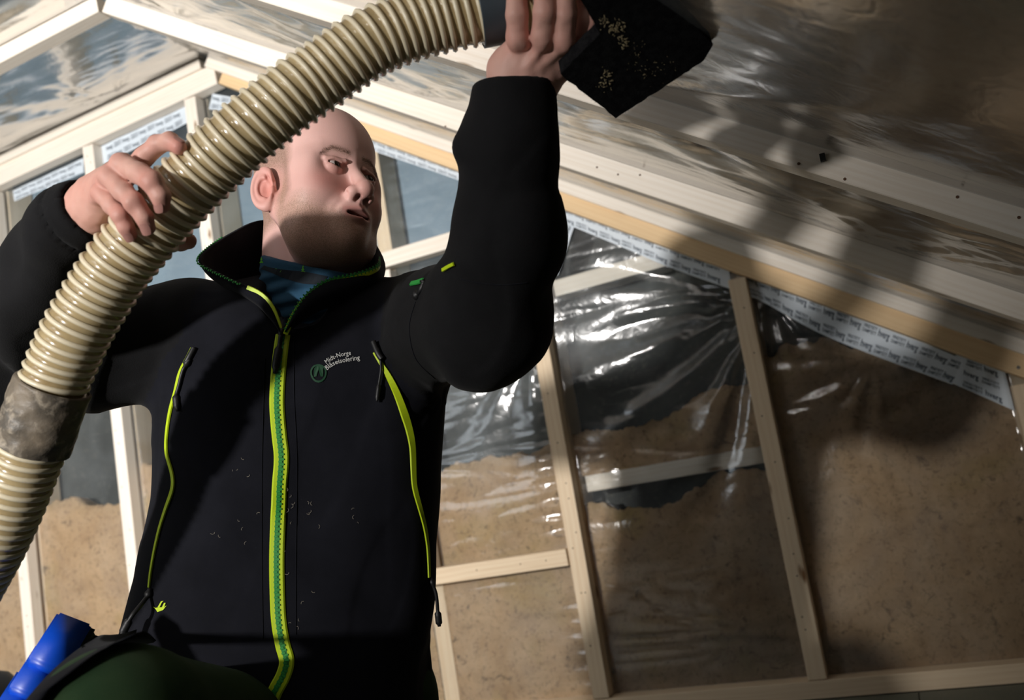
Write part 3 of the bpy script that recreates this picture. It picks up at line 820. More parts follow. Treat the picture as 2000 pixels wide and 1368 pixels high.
side_zip([(731, 690), (742, 706), (756, 728), (772, 762), (786, 800), (797, 835), (804, 870), (806, 915), (808, 950), (818, 990), (828, 1030), (834, 1075), (836, 1128)], np.interp(np.linspace(0, 1, 60), [0, .12, .3, .6, 1], [.004, .009, .013, .009, .006]))
def cord(name, pts, r, bead=True, mat=None):
    a = np.array([P(*q) for q in pts]); C = catmull(a, 24)
    R = np.full(24, r)
    if bead: R[-7:-2] = r*1.9; R[2:4] = r*1.7
    return tube(name, C, R, mat or M_BLACKP, jacket, 8)
def dh(px, py, lift=.006):             # depth of the jacket under a pixel, a little in front
    a, n = hit(px, py, lift); return (px, py, float((a-CAM)@FW)) if a is not None else (px, py, 1.40)
cord('zip_puller', [dh(551, 622), dh(549, 650), dh(546, 672), dh(541, 700), dh(537, 730)], .0030)
cord('zip_puller', [dh(371, 702), dh(358, 722), dh(349, 755), dh(344, 775), dh(347, 803)], .0027)
cord('zip_puller', [dh(735, 676), dh(742, 698), dh(744, 722), dh(740, 750), dh(736, 785)], .0018)
sl_ = cord('zip_slider', [dh(556, 626, .008), dh(552, 640, .008), dh(549, 655, .008)], .0048, False)
cord('zip_slider', [dh(729, 668, .005), dh(738, 690, .006), dh(746, 702, .006)], .0045, False)
cord('zip_slider', [dh(379, 680, .005), dh(370, 697, .006), dh(362, 712, .006)], .0045, False)
cord('drawcord', [dh(293, 1150), (288, 1165, 1.36), (272, 1186, 1.34), (258, 1203, 1.33), (247, 1222, 1.33), (236, 1243, 1.325)], .0032)
cord('drawcord', [dh(841, 1130), (850, 1155, 1.42), (853, 1170, 1.42), (855, 1195, 1.42), (858, 1224, 1.42)], .0027)
# shoulder pulls of the sleeve pocket
a, b = surf_line([(806, 556), (818, 553), (829, 549)], 8, .003); V, Fc = ribbon_geo(a, b, .007); o = mesh('sleeve_zip', V, Fc, M_GRN, jacket); recalc(o)
a, b = surf_line([(868, 528), (880, 520), (890, 515)], 8, .003); V, Fc = ribbon_geo(a, b, .005); o = mesh('sleeve_zip', V, Fc, M_YEL, jacket); recalc(o)
cord('zip_puller', [dh(829, 548), dh(822, 566), dh(812, 580)], .0035)

# seams
def seam(pts, n=50, r=.0006):
    a, b = surf_line(pts, n, .0006); return tube('seam', a, r, M_JACKET, jacket, 5)
seam([(575, 640), (574, 760), (580, 900), (578, 1100), (578, 1240)]); seam([(517, 700), (512, 900), (512, 1100), (514, 1250)])
seam([(900, 545), (940, 553), (985, 556), (1030, 552)]); seam([(812, 590), (800, 640), (812, 700), (850, 740)])

# writing on the chest: bent over the fold, read up to the right
def print_on(geo, base, height, mat, name, width):
    V, Fc = geo; V = V.copy(); sx = width/V[:, 0].max(); sy = height/V[:, 1].max()
    pts = catmull(np.column_stack([base, np.zeros(len(base))]), 60)[:, :2]; seg = np.linalg.norm(np.diff(pts, axis=0), axis=1); s = np.concatenate([[0], np.cumsum(seg)])
    T = np.gradient(pts, axis=0); T /= np.linalg.norm(T, axis=1)[:, None]; out = []
    for x, y, _ in V:
        a = min(x*sx, s[-1]); q = np.array([np.interp(a, s, pts[:, 0]), np.interp(a, s, pts[:, 1])]); t = np.array([np.interp(a, s, T[:, 0]), np.interp(a, s, T[:, 1])])
        n = np.array([t[1], -t[0]]); q = q+n*y*sy; w, _n = hit(q[0], q[1], .0016); out.append(w if w is not None else P(q[0], q[1], 1.36))
    return mesh(name, out, Fc, mat, jacket)
lt = print_on(text_geo('Midt-Norge'), [(640, 714), (650, 707), (664, 701), (692, 696)], 11.5, M_WHITE, 'lettering', 50)
tag(lt, 'white printed lettering')
lt = print_on(text_geo('Blåseisolering'), [(641, 726), (652, 718), (668, 712), (710, 705)], 12.0, M_WHITE, 'lettering', 67)
ring = []; 
for k in range(24):
    a = 2*math.pi*k/24; rx, ry = 16, 18+2*math.sin(a*1)
    for m_ in (1.0, .80): ring.append(hit(622+rx*m_*math.cos(a), 728+ry*m_*math.sin(a), .0014)[0])
em = [(2*k, 2*((k+1) % 24), 2*((k+1) % 24)+1, 2*k+1) for k in range(24)]
em_v = list(ring)
def pol(pts):
    b0 = len(em_v)
    for x, y in pts: em_v.append(hit(x, y, .0014)[0])
    em.append(tuple(range(b0, b0+len(pts))))
pol([(614, 720), (622, 712), (631, 719), (631, 736), (626, 736), (622, 722), (618, 736), (613, 737)])
lg = mesh('emblem', em_v, em, M_GREEN, jacket); tag(lg, 'dark green round chest emblem')
# small yellow mark at the hem
mk_v = []; mk = []
for pts in ([(300, 1184), (304, 1188), (323, 1186), (327, 1183), (320, 1192), (309, 1196), (306, 1191)], [(309, 1187), (316, 1175), (321, 1174), (318, 1177), (313, 1187)],
            [(318, 1186), (322, 1178), (325, 1178), (322, 1187)]):
    b0 = len(mk_v)
    for x, y in pts: mk_v.append(hit(x, y, .0016)[0])
    mk.append(tuple(range(b0, b0+len(pts))))
mesh('hem_mark', mk_v, mk, M_YEL, jacket)

# lint fibres caught on the front
rr = random.Random(5); fib = []
for _ in range(34):
    cx, cy = rr.choice([(415, 1055), (495, 1035), (590, 990), (545, 1075), (560, 985), (600, 1150), (470, 900), (700, 1000), (560, 1220)])
    x = cx+rr.gauss(0, 18); y = cy+rr.gauss(0, 18); a = rr.uniform(0, 6.28); L = rr.uniform(3, 9)
    q = [hit(x+math.cos(a+k*.5)*L*k/3, y+math.sin(a+k*.5)*L*k/3, .0016)[0] for k in range(4)]
    if any(k is None for k in q): continue
    fib.append(tube_geo(np.array(q), .00018, 4))
V, Fc = join_geo(fib); o = mesh('lint', V, Fc, plain('lint_fibre', (.45, .40, .32), .8), jacket); tag(o, kind='stuff')

# ---- collar: a stand-up strip standing open
CA = [(549, 643, 1.366), (533, 600, 1.372), (508, 572, 1.378), (455, 548, 1.385), (398, 520, 1.392), (387, 507, 1.398), (402, 488, 1.43), (450, 455, 1.50), (512, 430, 1.57),
      (600, 440, 1.63), (700, 440, 1.62), (733, 474, 1.56), (738, 500, 1.50), (733, 519, 1.455), (690, 535, 1.425), (640, 546, 1.40), (600, 572, 1.380), (575, 606, 1.368), (558, 645, 1.362)]
CB = [(549, 652, 1.375), (528, 625, 1.388), (505, 600, 1.40), (478, 582, 1.42), (455, 572, 1.445), (446, 566, 1.48), (455, 560, 1.53), (490, 556, 1.58), (540, 556, 1.62),
      (600, 556, 1.64), (660, 556, 1.63), (712, 560, 1.59), (732, 566, 1.54), (730, 575, 1.49), (705, 585, 1.45), (670, 595, 1.42), (630, 606, 1.395), (595, 625, 1.378), (560, 652, 1.366)]
A = catmull([P(*q) for q in CA], 110); B = catmull([P(*q) for q in CB], 110)
nv = 9; vv = np.linspace(0, 1, nv)
ctr = P(590, 540, 1.52)
G = A[:, None]*(1-vv)[None, :, None]+B[:, None]*vv[None, :, None]
outd = G-ctr; outd -= (outd@UP)[..., None]*UP; outd /= np.linalg.norm(outd, axis=2)[..., None]
G = G+outd*(.012*np.sin(math.pi*vv))[None, :, None]+outd*(.0035*np.sin(np.linspace(0, 30, 110)))[:, None, None]*np.sin(math.pi*vv)[None, :, None]
G0 = G.reshape(-1, 3); In = G0-outd.reshape(-1, 3)*.005
f = grid_faces(110, nv); n0 = len(G0)
fs = [tuple(q) for q in f]+[tuple(q[::-1]+n0) for q in f]
for i in range(109): fs.append((i*nv, (i+1)*nv, (i+1)*nv+n0, i*nv+n0)); fs.append((i*nv+nv-1+n0, (i+1)*nv+nv-1+n0, (i+1)*nv+nv-1, i*nv+nv-1))
collar = mesh('collar', np.concatenate([G0, In]), fs, M_JACKET, person, smooth=True); recalc(collar); tag(collar, 'open stand-up collar of the black jacket')
def edge_line(i0, i1, push, lift):
    q = A[i0:i1]; o_ = outd[i0:i1, 0]; return q+o_*push+UP*lift, o_
qa, qo = edge_line(82, 110, .002, -.002)
V, Fc = ribbon_geo(qa-UP*.004, qo, .0075); o = mesh('collar_zip_tape', V, Fc, M_YEL, collar); recalc(o)
V, Fc = teeth_geo(qa+UP*.0005, qo, .0034, .0052, .0016); o = mesh('collar_zip_teeth', V, Fc, M_GRN, collar); recalc(o); tag(o, kind='stuff')
qa, qo = edge_line(0, 11, .002, -.001); V, Fc = ribbon_geo(qa, qo, .0065); o = mesh('collar_zip_tape', V, Fc, M_YEL, collar); recalc(o)
qa, qo = edge_line(11, 33, .001, -.001); V, Fc = teeth_geo(qa, qo, .0034, .0030, .0016); o = mesh('collar_zip_teeth', V, Fc, M_GRN, collar); recalc(o); tag(o, kind='stuff')

# ---- head ---------------------------------------------------------------
HY, HP, HR = .804, .540, -.304
HC = np.array([-.2999, .2405, 1.4969]); HS = 1.01
cy, sy, cp, sp, cr, sr = math.cos(HY), math.sin(HY), math.cos(HP), math.sin(HP), math.cos(HR), math.sin(HR)
HM = np.diag([1, 1, -1])@np.array([[cr, -sr, 0], [sr, cr, 0], [0, 0, 1]])@np.array([[cy, 0, sy], [0, 1, 0], [-sy, 0, cy]])@np.array([[1, 0, 0], [0, cp, sp], [0, -sp, cp]])
def h2b(l): return HM@(np.array(l)*HS)+HC
def b2h(p): return ((p-HC)@HM)/HS
def f_head(p, detail=True):
    q = b2h(p); s = q.copy(); s[:, 0] = np.abs(s[:, 0]); E = lambda c, r: ell(s, c, r); Eq = lambda c, r: ell(q, c, r)
    d = Eq((0, .047, -.012), (.0795, .090, .100))
    d = smin(d, Eq((0, .058, .040), (.066, .058, .050)), .03)
    d = smin(d, Eq((0, -.035, .030), (.068, .080, .054)), .03)
    d = smin(d, cone(s, (.058, -.045, -.005), (.046, -.086, .028), .022, .026), .025)
    d = smin(d, cone(s, (.046, -.086, .028), (0, -.101, .062), .026, .022), .025)
    d = smin(d, E((.041, -.038, .048), (.034, .034, .032)), .02)
    d = smin(d, Eq((0, -.104, .071), (.021, .017, .018)), .018)
    d = smin(d, Eq((0, -.098, .020), (.056, .035, .055)), .02)
    d = smin(d, cone(s, (0, .016, .080), (.044, .021, .066), .0105, .010), .016)
    d = smin(d, E((.058, .000, .046), (.016, .024, .026)), .02)
    # sockets
    d = smax(d, -E((.031, -.002, .0985), (.0200, .0115, .0170)), .012)
    # nose
    d = smin(d, cone(q, (0, .006, .083), (0, -.037, .106), .0075, .0105), .010)
    d = smin(d, Eq((0, -.043, .109), (.0140, .0122, .0122)), .008)
    d = smin(d, E((.0150, -.0475, .0970), (.0090, .0092, .0115)), .006)
    d = smin(d, cone(q, (0, -.050, .104), (0, -.057, .094), .0050, .005), .005)
    # mouth mound, lips
    d = smin(d, Eq((0, -.074, .073), (.033, .026, .024)), .015)
    d = smin(d, cone(s, (0, -.0695, .0950), (.0260, -.0750, .0835), .0066, .0034), .004)
    d = smin(d, cone(s, (0, -.0865, .0925), (.0235, -.0790, .0830), .0080, .0040), .004)
    d = smax(d, -Eq((0, -.0785, .099), (.0225, .0048, .0165)), .0025)
    d = smax(d, -Eq((0, -.0935, .0990), (.014, .0045, .0065)), .006)         # dip under the lower lip
    d = smax(d, -cone(q, (0, -.060, .1035), (0, -.066, .1025), .0025, .0025), .004)
    d = smax(d, -E((.0078, -.0565, .1020), (.0042, .0056, .0068)), .0025)       # nostrils
    d = smax(d, -cone(s, (.0215, -.050, .0945), (.036, -.074, .083), .0012, .0012), .007)  # nasolabial fold
    # eyelids round the eyeball
    e = np.array([.0315, -.0015, .0742]); r = np.linalg.norm(s-e, axis=1); lid = np.abs(r-.0140)-.0014
    ex = (s[:, 0]-e[0])/.0145; ey = (s[:, 1]-e[1]-.0012-.10*(s[:, 0]-e[0]))
    op = np.abs(ey)-.0058*np.maximum(1-ex**2, 0)
    lid = smax(lid, -op, .0007); lid = smax(lid, e[2]-.002-s[:, 2], .004)
    d = smax(d, -(np.linalg.norm(s-e, axis=1)-.0128), .001)
    d = smin(d, lid, .0025)
    d = smin(d, cone(s, (.0185, .006, .0905), (.046, .0055, .0800), .0028, .0028), .006)   # upper lid fold
    # ears
    er = np.array([.0835, -.018, -.014]); el = (s-er)/1.06
    ca, sa = math.cos(.50), -math.sin(.50)
    ez = el[:, 2]*ca+el[:, 0]*sa; exx = -el[:, 2]*sa+el[:, 0]*ca      # ez forward, exx outward
    ey = el[:, 1]
    rr_ = np.sqrt((ez/.0185)**2+(ey/.0320)**2); rim = np.sqrt(((rr_-.86)*.021)**2+(exx-.0045)**2)-.0042
    rim = smax(rim, ez-.0135, .004)
    plate = ell(np.stack([exx, ey, ez], -1), (0, 0, 0), (.0040, .029, .0165))
    ear = smin(rim, plate, .003)
    ear = smin(ear, ell(np.stack([exx, ey, ez], -1), (.0015, -.0260, .0035), (.0050, .0095, .0085)), .004)
    ant = np.sqrt((np.sqrt(((ez-.000)/.0105)**2+((ey-.000)/.0190)**2)-.92)**2*.0115**2+(exx-.0055)**2)-.0026
    ear = smin(ear, smax(ant, ez-.004, .003), .003)
    ear = smax(ear, -ell(np.stack([exx, ey, ez], -1), (.0065, -.004, .0045), (.0055, .0110, .0072)), .003)
    ear = smin(ear, ell(np.stack([exx, ey, ez], -1), (.003, -.006, .0125), (.0040, .0060, .0036)), .003)
    d = smin(d, ear, .004)
    # neck
    nk = cone(p, c3(598, 640, 1.55), c3(600, 420, 1.535), .074, .066)
    nk = smin(nk, cone(p, c3(640, 560, 1.50), c3(660, 480, 1.49), .045, .040), .03)
    d = smin(d, nk, .018)
    return d
def f_bodyhead(p): return smax(f_head(p), c3(0, 650, 1.5)[1]-p[:, 1], .01)
lo = HC-(.155, .26, .155); hi = HC+(.155, .17, .155)
hv, hf = surface(f_bodyhead, lo, hi, .0016, margin=1.3)
q = b2h(hv); s = q.copy(); s[:, 0] = np.abs(s[:, 0])
def blob(c, r, pw=2): return np.exp(-((s-np.array(c))/np.array(r))**2@np.ones(3))
SK = np.array([.70, .43, .385])
def mixc(c, t, k): return c*(1-k[:, None])+np.array(t)*k[:, None]
hc = np.tile(SK, (len(q), 1)); stub = np.zeros(len(q))
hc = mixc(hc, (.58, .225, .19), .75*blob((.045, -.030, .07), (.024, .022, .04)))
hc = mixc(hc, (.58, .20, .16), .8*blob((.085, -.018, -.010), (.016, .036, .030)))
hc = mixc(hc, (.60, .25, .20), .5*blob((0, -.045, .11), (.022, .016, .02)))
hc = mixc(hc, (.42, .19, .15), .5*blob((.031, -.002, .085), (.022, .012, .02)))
lipu = np.exp(-((s[:, 1]+.0700+.20*s[:, 0])/.0056)**2)*(s[:, 0] < .026)*(s[:, 2] > .080); lipl = np.exp(-((s[:, 1]+.0868-.30*s[:, 0])/.0070)**2)*(s[:, 0] < .023)*(s[:, 2] > .080)
hc = mixc(hc, (.54, .235, .205), .8*np.clip(lipu+lipl, 0, 1))
# shaved hair and beard: a darker, slightly cooler skin plus a speckle of stubble
nn = .25*fbm(q*60, 3, 5)
hair = np.clip((.030-(q[:, 2]-(.010+.30*np.maximum(q[:, 1]-.03, 0)*0)))/.018+nn, 0, 1)*np.clip((q[:, 1]+.055)/.02, 0, 1)*np.clip((.105-q[:, 1])/.03+nn, 0, 1)
hair *= (s[:, 0] < .0835)
near = np.clip((s[:, 0]-.060)/.012, 0, 1)*np.exp(-(np.linalg.norm(s[:, 1:]-(-.018, -.010), axis=1)/.035)**4); hair = hair*(1-near)
hc = mixc(hc, (.27, .175, .13), .72*np.clip(hair, 0, 1)); stub = np.maximum(stub, .6*hair)
brd = np.clip((-.058+.35*np.clip(s[:, 0]-.045, -.02, .05)*1.6-s[:, 1])/.022+nn, 0, 1)*np.clip((q[:, 2]+.004)/.015, 0, 1)
brd = np.maximum(brd, np.clip((s[:, 0]-.058)/.010, 0, 1)*np.clip((q[:, 2]-.004)/.01, 0, 1)*np.clip((.030-q[:, 2])/.012, 0, 1)*np.clip((.005-s[:, 1])/.02, 0, 1))
brd *= 1-np.clip(lipu+lipl, 0, 1)
brd *= np.clip((hv[:, 1]-c3(0, 545, 1.5)[1])/.02, 0, 1)
hc = mixc(hc, (.42, .27, .20), .62*brd); stub = np.maximum(stub, .5*brd)
brow = np.exp(-((s[:, 1]-(.0215+.16*(s[:, 0]-.016)-3.2*np.maximum(s[:, 0]-.036, 0)**1.3))/.0052)**2)*np.clip((s[:, 0]-.009)/.006, 0, 1)*np.clip((.056-s[:, 0])/.012, 0, 1)*(q[:, 2] > .05)
hc = mixc(hc, (.26, .15, .10), .34*brow); stub = np.maximum(stub, .7*brow)
inn = np.exp(-(np.linalg.norm(s-(.0065, -.0545, .101), axis=1)/.0045)**2); hc = mixc(hc, (.08, .03, .025), np.clip(inn*1.2, 0, 1))
mo = np.exp(-((s[:, 1]+.0775)/.0030)**2)*(s[:, 0] < .020)*(q[:, 2] < .0935)*(q[:, 2] > .07); hc = mixc(hc, (.05, .015, .012), mo)
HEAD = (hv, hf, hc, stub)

# ---- hands --------------------------------------------------------------
def chain(p, pts, rs, k=.004):
    d = None; rs = [r*1.07 for r in rs]
    for i in range(len(pts)-1):
        c = cone(p, pts[i], pts[i+1], rs[i], rs[i+1]); d = c if d is None else smin(d, c, k)
    return d
FR = [  # right hand: knuckle, mid joint, last joint, tip  (pixel, pixel, depth), radii
    ([(262, 330, 1.215), (282, 306, 1.20), (308, 283, 1.195), (332, 276, 1.185), (349, 287, 1.178)], [.0125, .0112, .0105, .0100, .0088]),
    ([(238, 322, 1.180), (272, 338, 1.163), (298, 356, 1.150), (314, 383, 1.150), (317, 402, 1.154)], [.0128, .0118, .0122, .0104, .0088]),
    ([(214, 345, 1.178), (240, 374, 1.163), (262, 396, 1.155), (282, 425, 1.158), (289, 445, 1.163)], [.0122, .0108, .0112, .0096, .0084]),
    ([(197, 376, 1.190), (218, 401, 1.178), (236, 421, 1.170), (246, 444, 1.172), (253, 459, 1.178)], [.0112, .0098, .0098, .0088, .0078]),
    ([(222, 400, 1.275), (285, 440, 1.305), (330, 466, 1.300), (352, 472, 1.285), (368, 471, 1.272)], [.0150, .0130, .0120, .0115, .0098]),
]
def f_handR(p):
    w = c3(150, 440, 1.300); d = None
    wr = cone(p, c3(120, 450, 1.300), c3(180, 405, 1.265), .0300, .0305)
    pm = cone(p, c3(178, 400, 1.262), c3(225, 350, 1.210), .0285, .0215)
    pm = smin(pm, cone(p, c3(185, 425, 1.265), c3(205, 385, 1.215), .0230, .0150), .012)
    pm = smin(pm, cone(p, c3(190, 372, 1.255), c3(252, 328, 1.215), .0230, .0145), .012)
    d = smin(wr, pm, .014)
    for i, (pts, rs) in enumerate(FR):
        c = chain(p, [c3(*a) for a in pts], rs)
        base = cone(p, c3(185, 400, 1.255), c3(*pts[0]), .016, rs[0]); c = smin(c, base, .006)
        d = smin(d, c, .0035)
        k = c3(*pts[2]); d = smin(d, sph(p, k+(-.001, .001, -.002), rs[2]*.92), .004)
    return (d+.0007*vnoise(p*110, 3))*.95
FL = [  # left hand, gripping the end of the hose above the frame
    ([(1012, 78, 1.150), (1010, 30, 1.135), (1008, -18, 1.135), (1000, -62, 1.165), (992, -75, 1.20)], [.0130, .0118, .0115, .0102, .0088]),
    ([(1060, 72, 1.140), (1064, 25, 1.122), (1064, -28, 1.122), (1050, -75, 1.155), (1040, -88, 1.195)], [.0132, .0122, .0120, .0106, .0090]),
    ([(1101, 80, 1.142), (1104, 30, 1.125), (1103, -25, 1.125), (1092, -70, 1.155), (1082, -84, 1.19)], [.0128, .0115, .0115, .0102, .0088]),
    ([(1138, 88, 1.160), (1150, 45, 1.150), (1148, 5, 1.150), (1138, -35, 1.17), (1130, -50, 1.20)], [.0120, .0120, .0112, .0100, .0086]),
    ([(1090, 120, 1.215), (1120, 80, 1.245), (1118, 40, 1.265), (1095, 10, 1.27), (1080, -5, 1.265)], [.0150, .0135, .0120, .0112, .0098]),
]
def f_handL(p):
    wr = cone(p, c3(1002, 215, 1.200), c3(1006, 140, 1.195), .0320, .0310)
    wr = smin(wr, cone(p, c3(1038, 200, 1.200), c3(1042, 150, 1.195), .0280, .0270), .02)
    pm = cone(p, c3(1000, 140, 1.195), c3(1020, 92, 1.170), .0290, .0200)
    pm = smin(pm, cone(p, c3(1030, 140, 1.195), c3(1062, 90, 1.165), .0280, .0200), .012)
    pm = smin(pm, cone(p, c3(1055, 145, 1.195), c3(1100, 95, 1.168), .0260, .0190), .012)
    pm = smin(pm, cone(p, c3(1065, 145, 1.200), c3(1132, 100, 1.178), .0230, .0165), .012)
    d = smin(wr, pm, .014)
    for pts, rs in FL:
        c = chain(p, [c3(*a) for a in pts], rs); d = smin(d, c, .0035)
        k = c3(*pts[0]); d = smin(d, sph(p, k+(0, 0, -.002), rs[0]*.95), .006)
    for a, b in (((1020, 150, 1.170), (1062, 85, 1.141)), ((1030, 150, 1.170), (1100, 90, 1.146))):
        d = smin(d, cone(p, c3(*a), c3(*b), .0025, .004), .010)
    return (d+.0007*vnoise(p*110, 4))*.95
def handmesh(fn, lo, hi):
    v, f = surface(fn, lo, hi, .0018, margin=1.3); return v, f
KR = .92
rv, rf = handmesh(f_handR, (-.62, .08, 1.11), (-.36, .31, 1.36))
rcol_v = rv.copy(); rv = rv*KR
lv, lf = handmesh(f_handL, (-.06, .27, 1.08), (.13, .50, 1.32))
lcol_v = lv.copy(); lv = lv*.957
def handcol(v, chains, seed):
    c = np.tile(np.array([.66, .41, .34]), (len(v), 1))
    c = mixc(c, (.58, .24, .19), .35+.35*fbm(v*35, 3, seed))
    for pts, rs in chains:
        for j, am in ((0, .45), (2, .5), (4, .65)):
            c = mixc(c, (.56, .19, .155), am*np.exp(-(np.linalg.norm(v-c3(*pts[j]), axis=1)/.013)**2))
    return c
# inner body under the clothes, so that the figure is whole
def f_inner(p):
    d = smin(smin(f_torso(p), f_armR(p), .03), f_armL(p), .03)+.016
    d = smax(d, (p-WR_R)@CUT_R+.01, .01); d = smax(d, (p-WR_L)@CUT_L+.01, .01)
    return d
iv, if_ = surface(f_inner, (-.92, -.66, 1.08), (.09, .40, 1.68), .014)
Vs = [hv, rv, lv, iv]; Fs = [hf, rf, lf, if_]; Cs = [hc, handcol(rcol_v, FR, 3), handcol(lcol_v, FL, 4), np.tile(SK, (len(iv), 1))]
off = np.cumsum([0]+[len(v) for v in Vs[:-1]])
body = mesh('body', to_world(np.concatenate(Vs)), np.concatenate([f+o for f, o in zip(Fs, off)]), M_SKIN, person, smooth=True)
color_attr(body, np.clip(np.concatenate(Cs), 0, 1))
sa_ = body.data.attributes.new('Stub', 'FLOAT', 'POINT'); stb = np.zeros(len(body.data.vertices)); stb[:len(stub)] = np.clip(stub, 0, 1); sa_.data.foreach_set('value', stb)
# finger nails
def fnail(pts, name='finger_nail', side=(0, 0, -1), r=.0062, L=.0078):
    a = c3(*pts[3]); b = c3(*pts[4]); ax = (b-a)/np.linalg.norm(b-a); n = np.array(side, float); n -= ax*(n@ax); n /= np.linalg.norm(n); sd = np.cross(ax, n)
    rad = pts_r[pts[4]]*1.07; c = b-ax*.0005; V = []
    for u in np.linspace(-1, 1, 7):
        for w in np.linspace(-1, 1, 7):
            x = w*r*math.sqrt(max(1-.35*u*u, 0)); y = u*L*math.sqrt(max(1-.25*w*w, 0))
            V.append(c+ax*y+sd*x+n*(rad*1.06-x*x/(rad*2.2)-max(y, 0)**2*12))
    V = np.array(V)*(KR if pts in [k[0] for k in FR] else 1); q = to_world(V); q2 = to_world(V+n*.0005); f = grid_faces(7, 7)
    o = mesh(name, np.concatenate([q, q2]), np.concatenate([f, f[:, ::-1]+49]).copy(), M_NAIL, body, smooth=True); return o
pts_r = {pts[4]: rs[4] for pts, rs in FR+FL}
fnail(FR[1][0], side=(-.25, -.1, -1)); fnail(FR[2][0], side=(-.1, -.1, -1)); fnail(FR[3][0], side=(.05, -.1, -1), r=.0054, L=.0066); fnail(FR[0][0], side=(.5, 1, -.5), r=.0058)

# eyes
for sx in (-1, 1):
    e = np.array([sx*.0315, -.0015, .0742])
    bm = bmesh.new(); bmesh.ops.create_uvsphere(bm, u_segments=24, v_segments=16, radius=.0126)
    V = np.array([v.co[:] for v in bm.verts])+e; Fc = [tuple(v.index for v in f.verts) for f in bm.faces]; bm.free()
    eye = mesh('eye', to_world((V*HS)@HM.T+HC), Fc, M_EYE, body, smooth=True); recalc(eye)
    g = np.array([.22, .06, 1.0]); g /= np.linalg.norm(g)
    up_ = np.cross(g, [1, 0, 0]); up_ /= np.linalg.norm(up_); rt_ = np.cross(up_, g); V = [e+g*.0132]; n = 20
    for rr_, dp in ((.0036, .01300), (.0070, .0113)):
        for k in range(n): a = 2*math.pi*k/n; V.append(e+g*dp+rt_*rr_*math.cos(a)+up_*rr_*math.sin(a))
    Fc = [(0, 1+k, 1+(k+1) % n) for k in range(n)]+[(1+k, 1+n+k, 1+n+(k+1) % n, 1+(k+1) % n) for k in range(n)]
    ir = mesh('iris', to_world((np.array(V)*HS)@HM.T+HC), Fc, M_IRIS, eye, smooth=True); recalc(ir)
# eyebrows: short hairs lying on the ridge
HBV = BVHTree.FromPolygons([Vector(v) for v in hv], [tuple(int(i) for i in f) for f in hf])
rr = random.Random(2); V = []; Fc = []
for sx in (-1, 1):
    for _ in range(300):
        x = rr.uniform(.010, .054); y = .0215+.16*(x-.016)-3.2*max(x-.036, 0)**1.3+rr.gauss(0, .0021)
        o_ = h2b((sx*x, y, .16)); dr = HM@np.array([0, 0, -1.0]); loc, n, i, t = HBV.ray_cast(Vector(o_), Vector(dr), .2)
        if loc is None: continue
        loc = np.array(loc); a = HM@np.array([sx*rr.uniform(.5, 1), rr.uniform(-.1, .7)*(1 if x < .035 else -.4), .25]); a /= np.linalg.norm(a); w = HM@np.array([0, 1.0, 0])*.00012
        L = rr.uniform(.003, .006); b0 = len(V); V += [loc-w, loc+w, loc+a*L]; Fc.append((b0, b0+1, b0+2))
o = mesh('eyebrows', to_world(np.array(V)), Fc, plain('brow_hair', (.10, .055, .03), .6), body); tag(o, kind='stuff')
# teeth just visible between the lips
V = []
for k in range(13):
    a = (k-6)/6*1.0; x = .020*math.sin(a); z = .0865-.011*(1-math.cos(a)); V += [(x, -.0742, z), (x, -.0770, z)]
o = mesh('teeth', to_world((np.array(V)*HS)@HM.T+HC), [(2*k, 2*k+1, 2*k+3, 2*k+2) for k in range(12)], M_TEETH, body, smooth=True)

# ---- neck gaiter
def f_gaiter(p):
    d = cone(p, c3(600, 640, 1.52), c3(604, 520, 1.505), .078, .0745)
    d2 = smin(d, cone(p, c3(640, 590, 1.475), c3(655, 520, 1.475), .050, .046), .03)
    top = p@(UPN)-TOPC; d2 = smax(d2, top, .005)
    d2 = smax(d2, c3(0, 640, 1.5)[1]-p[:, 1], .01)
    v = p[:, 1]-.28*p[:, 0]
    d2 += .0025*np.sin(v*260+2*vnoise(p*18, 3))*np.clip((TOPC-.018-p@UPN)/.01, 0, 1)+.0012*vnoise(p*60, 9)
    return d2*.9
UPN = np.array([.20, 1.0, -.10]); UPN /= np.linalg.norm(UPN)
TOPC = float(c3(560, 512, 1.43)@UPN)
gv, gf = surface(f_gaiter, (-.45, .02, 1.38), (-.16, .20, 1.64), .0024)
gaiter = mesh('neck_gaiter', to_world(gv), gf, M_GAITER, person, smooth=True); tag(gaiter, 'blue knitted neck gaiter with green tree pattern')
GB = BVHTree.FromPolygons([Vector(v) for v in to_world(gv)], [tuple(int(i) for i in f) for f in gf])
# the dark band with the little green trees
def gpoly(name, polys, mat):
    V = []; Fc = []
    for pts in polys:
        b0 = len(V); ok = True; vv_ = []
        for x, y in pts:
            w, _ = hit(x, y, .0012, GB)
            if w is None: ok = False; break
            vv_.append(w)
        if ok: V += vv_; Fc.append(tuple(range(b0, b0+len(pts))))
    if V: return mesh(name, V, Fc, mat, gaiter)
def strip(up, lo, n=16):
    a = catmull(np.column_stack([up, np.zeros(len(up))]), n)[:, :2]; b = catmull(np.column_stack([lo, np.zeros(len(lo))]), n)[:, :2]
    return [[tuple(a[i]), tuple(a[i+1]), tuple(b[i+1]), tuple(b[i])] for i in range(n-1)]
gpoly('dark_band', strip([(500, 510), (520, 520), (548, 526), (600, 532), (640, 540)], [(492, 524), (515, 527), (548, 540), (585, 553), (630, 556)]), plain('gaiter_band', (.004, .008, .014), .9))
trees = []
for cx, cy, h_, ww in ((512, 513, 9, 6), (592, 527, 7, 5)):
    for k in range(3):
        y0 = cy-h_+k*h_*.62; w_ = ww*(k+1)/3; trees.append([(cx, y0-1.2), (cx+w_, y0+h_*.45), (cx-w_, y0+h_*.5)])
trees.append([(527, 531), (540, 524.5), (550, 528), (548, 532)])
lime = plain('lime_print', (.10, .42, .01), .7)
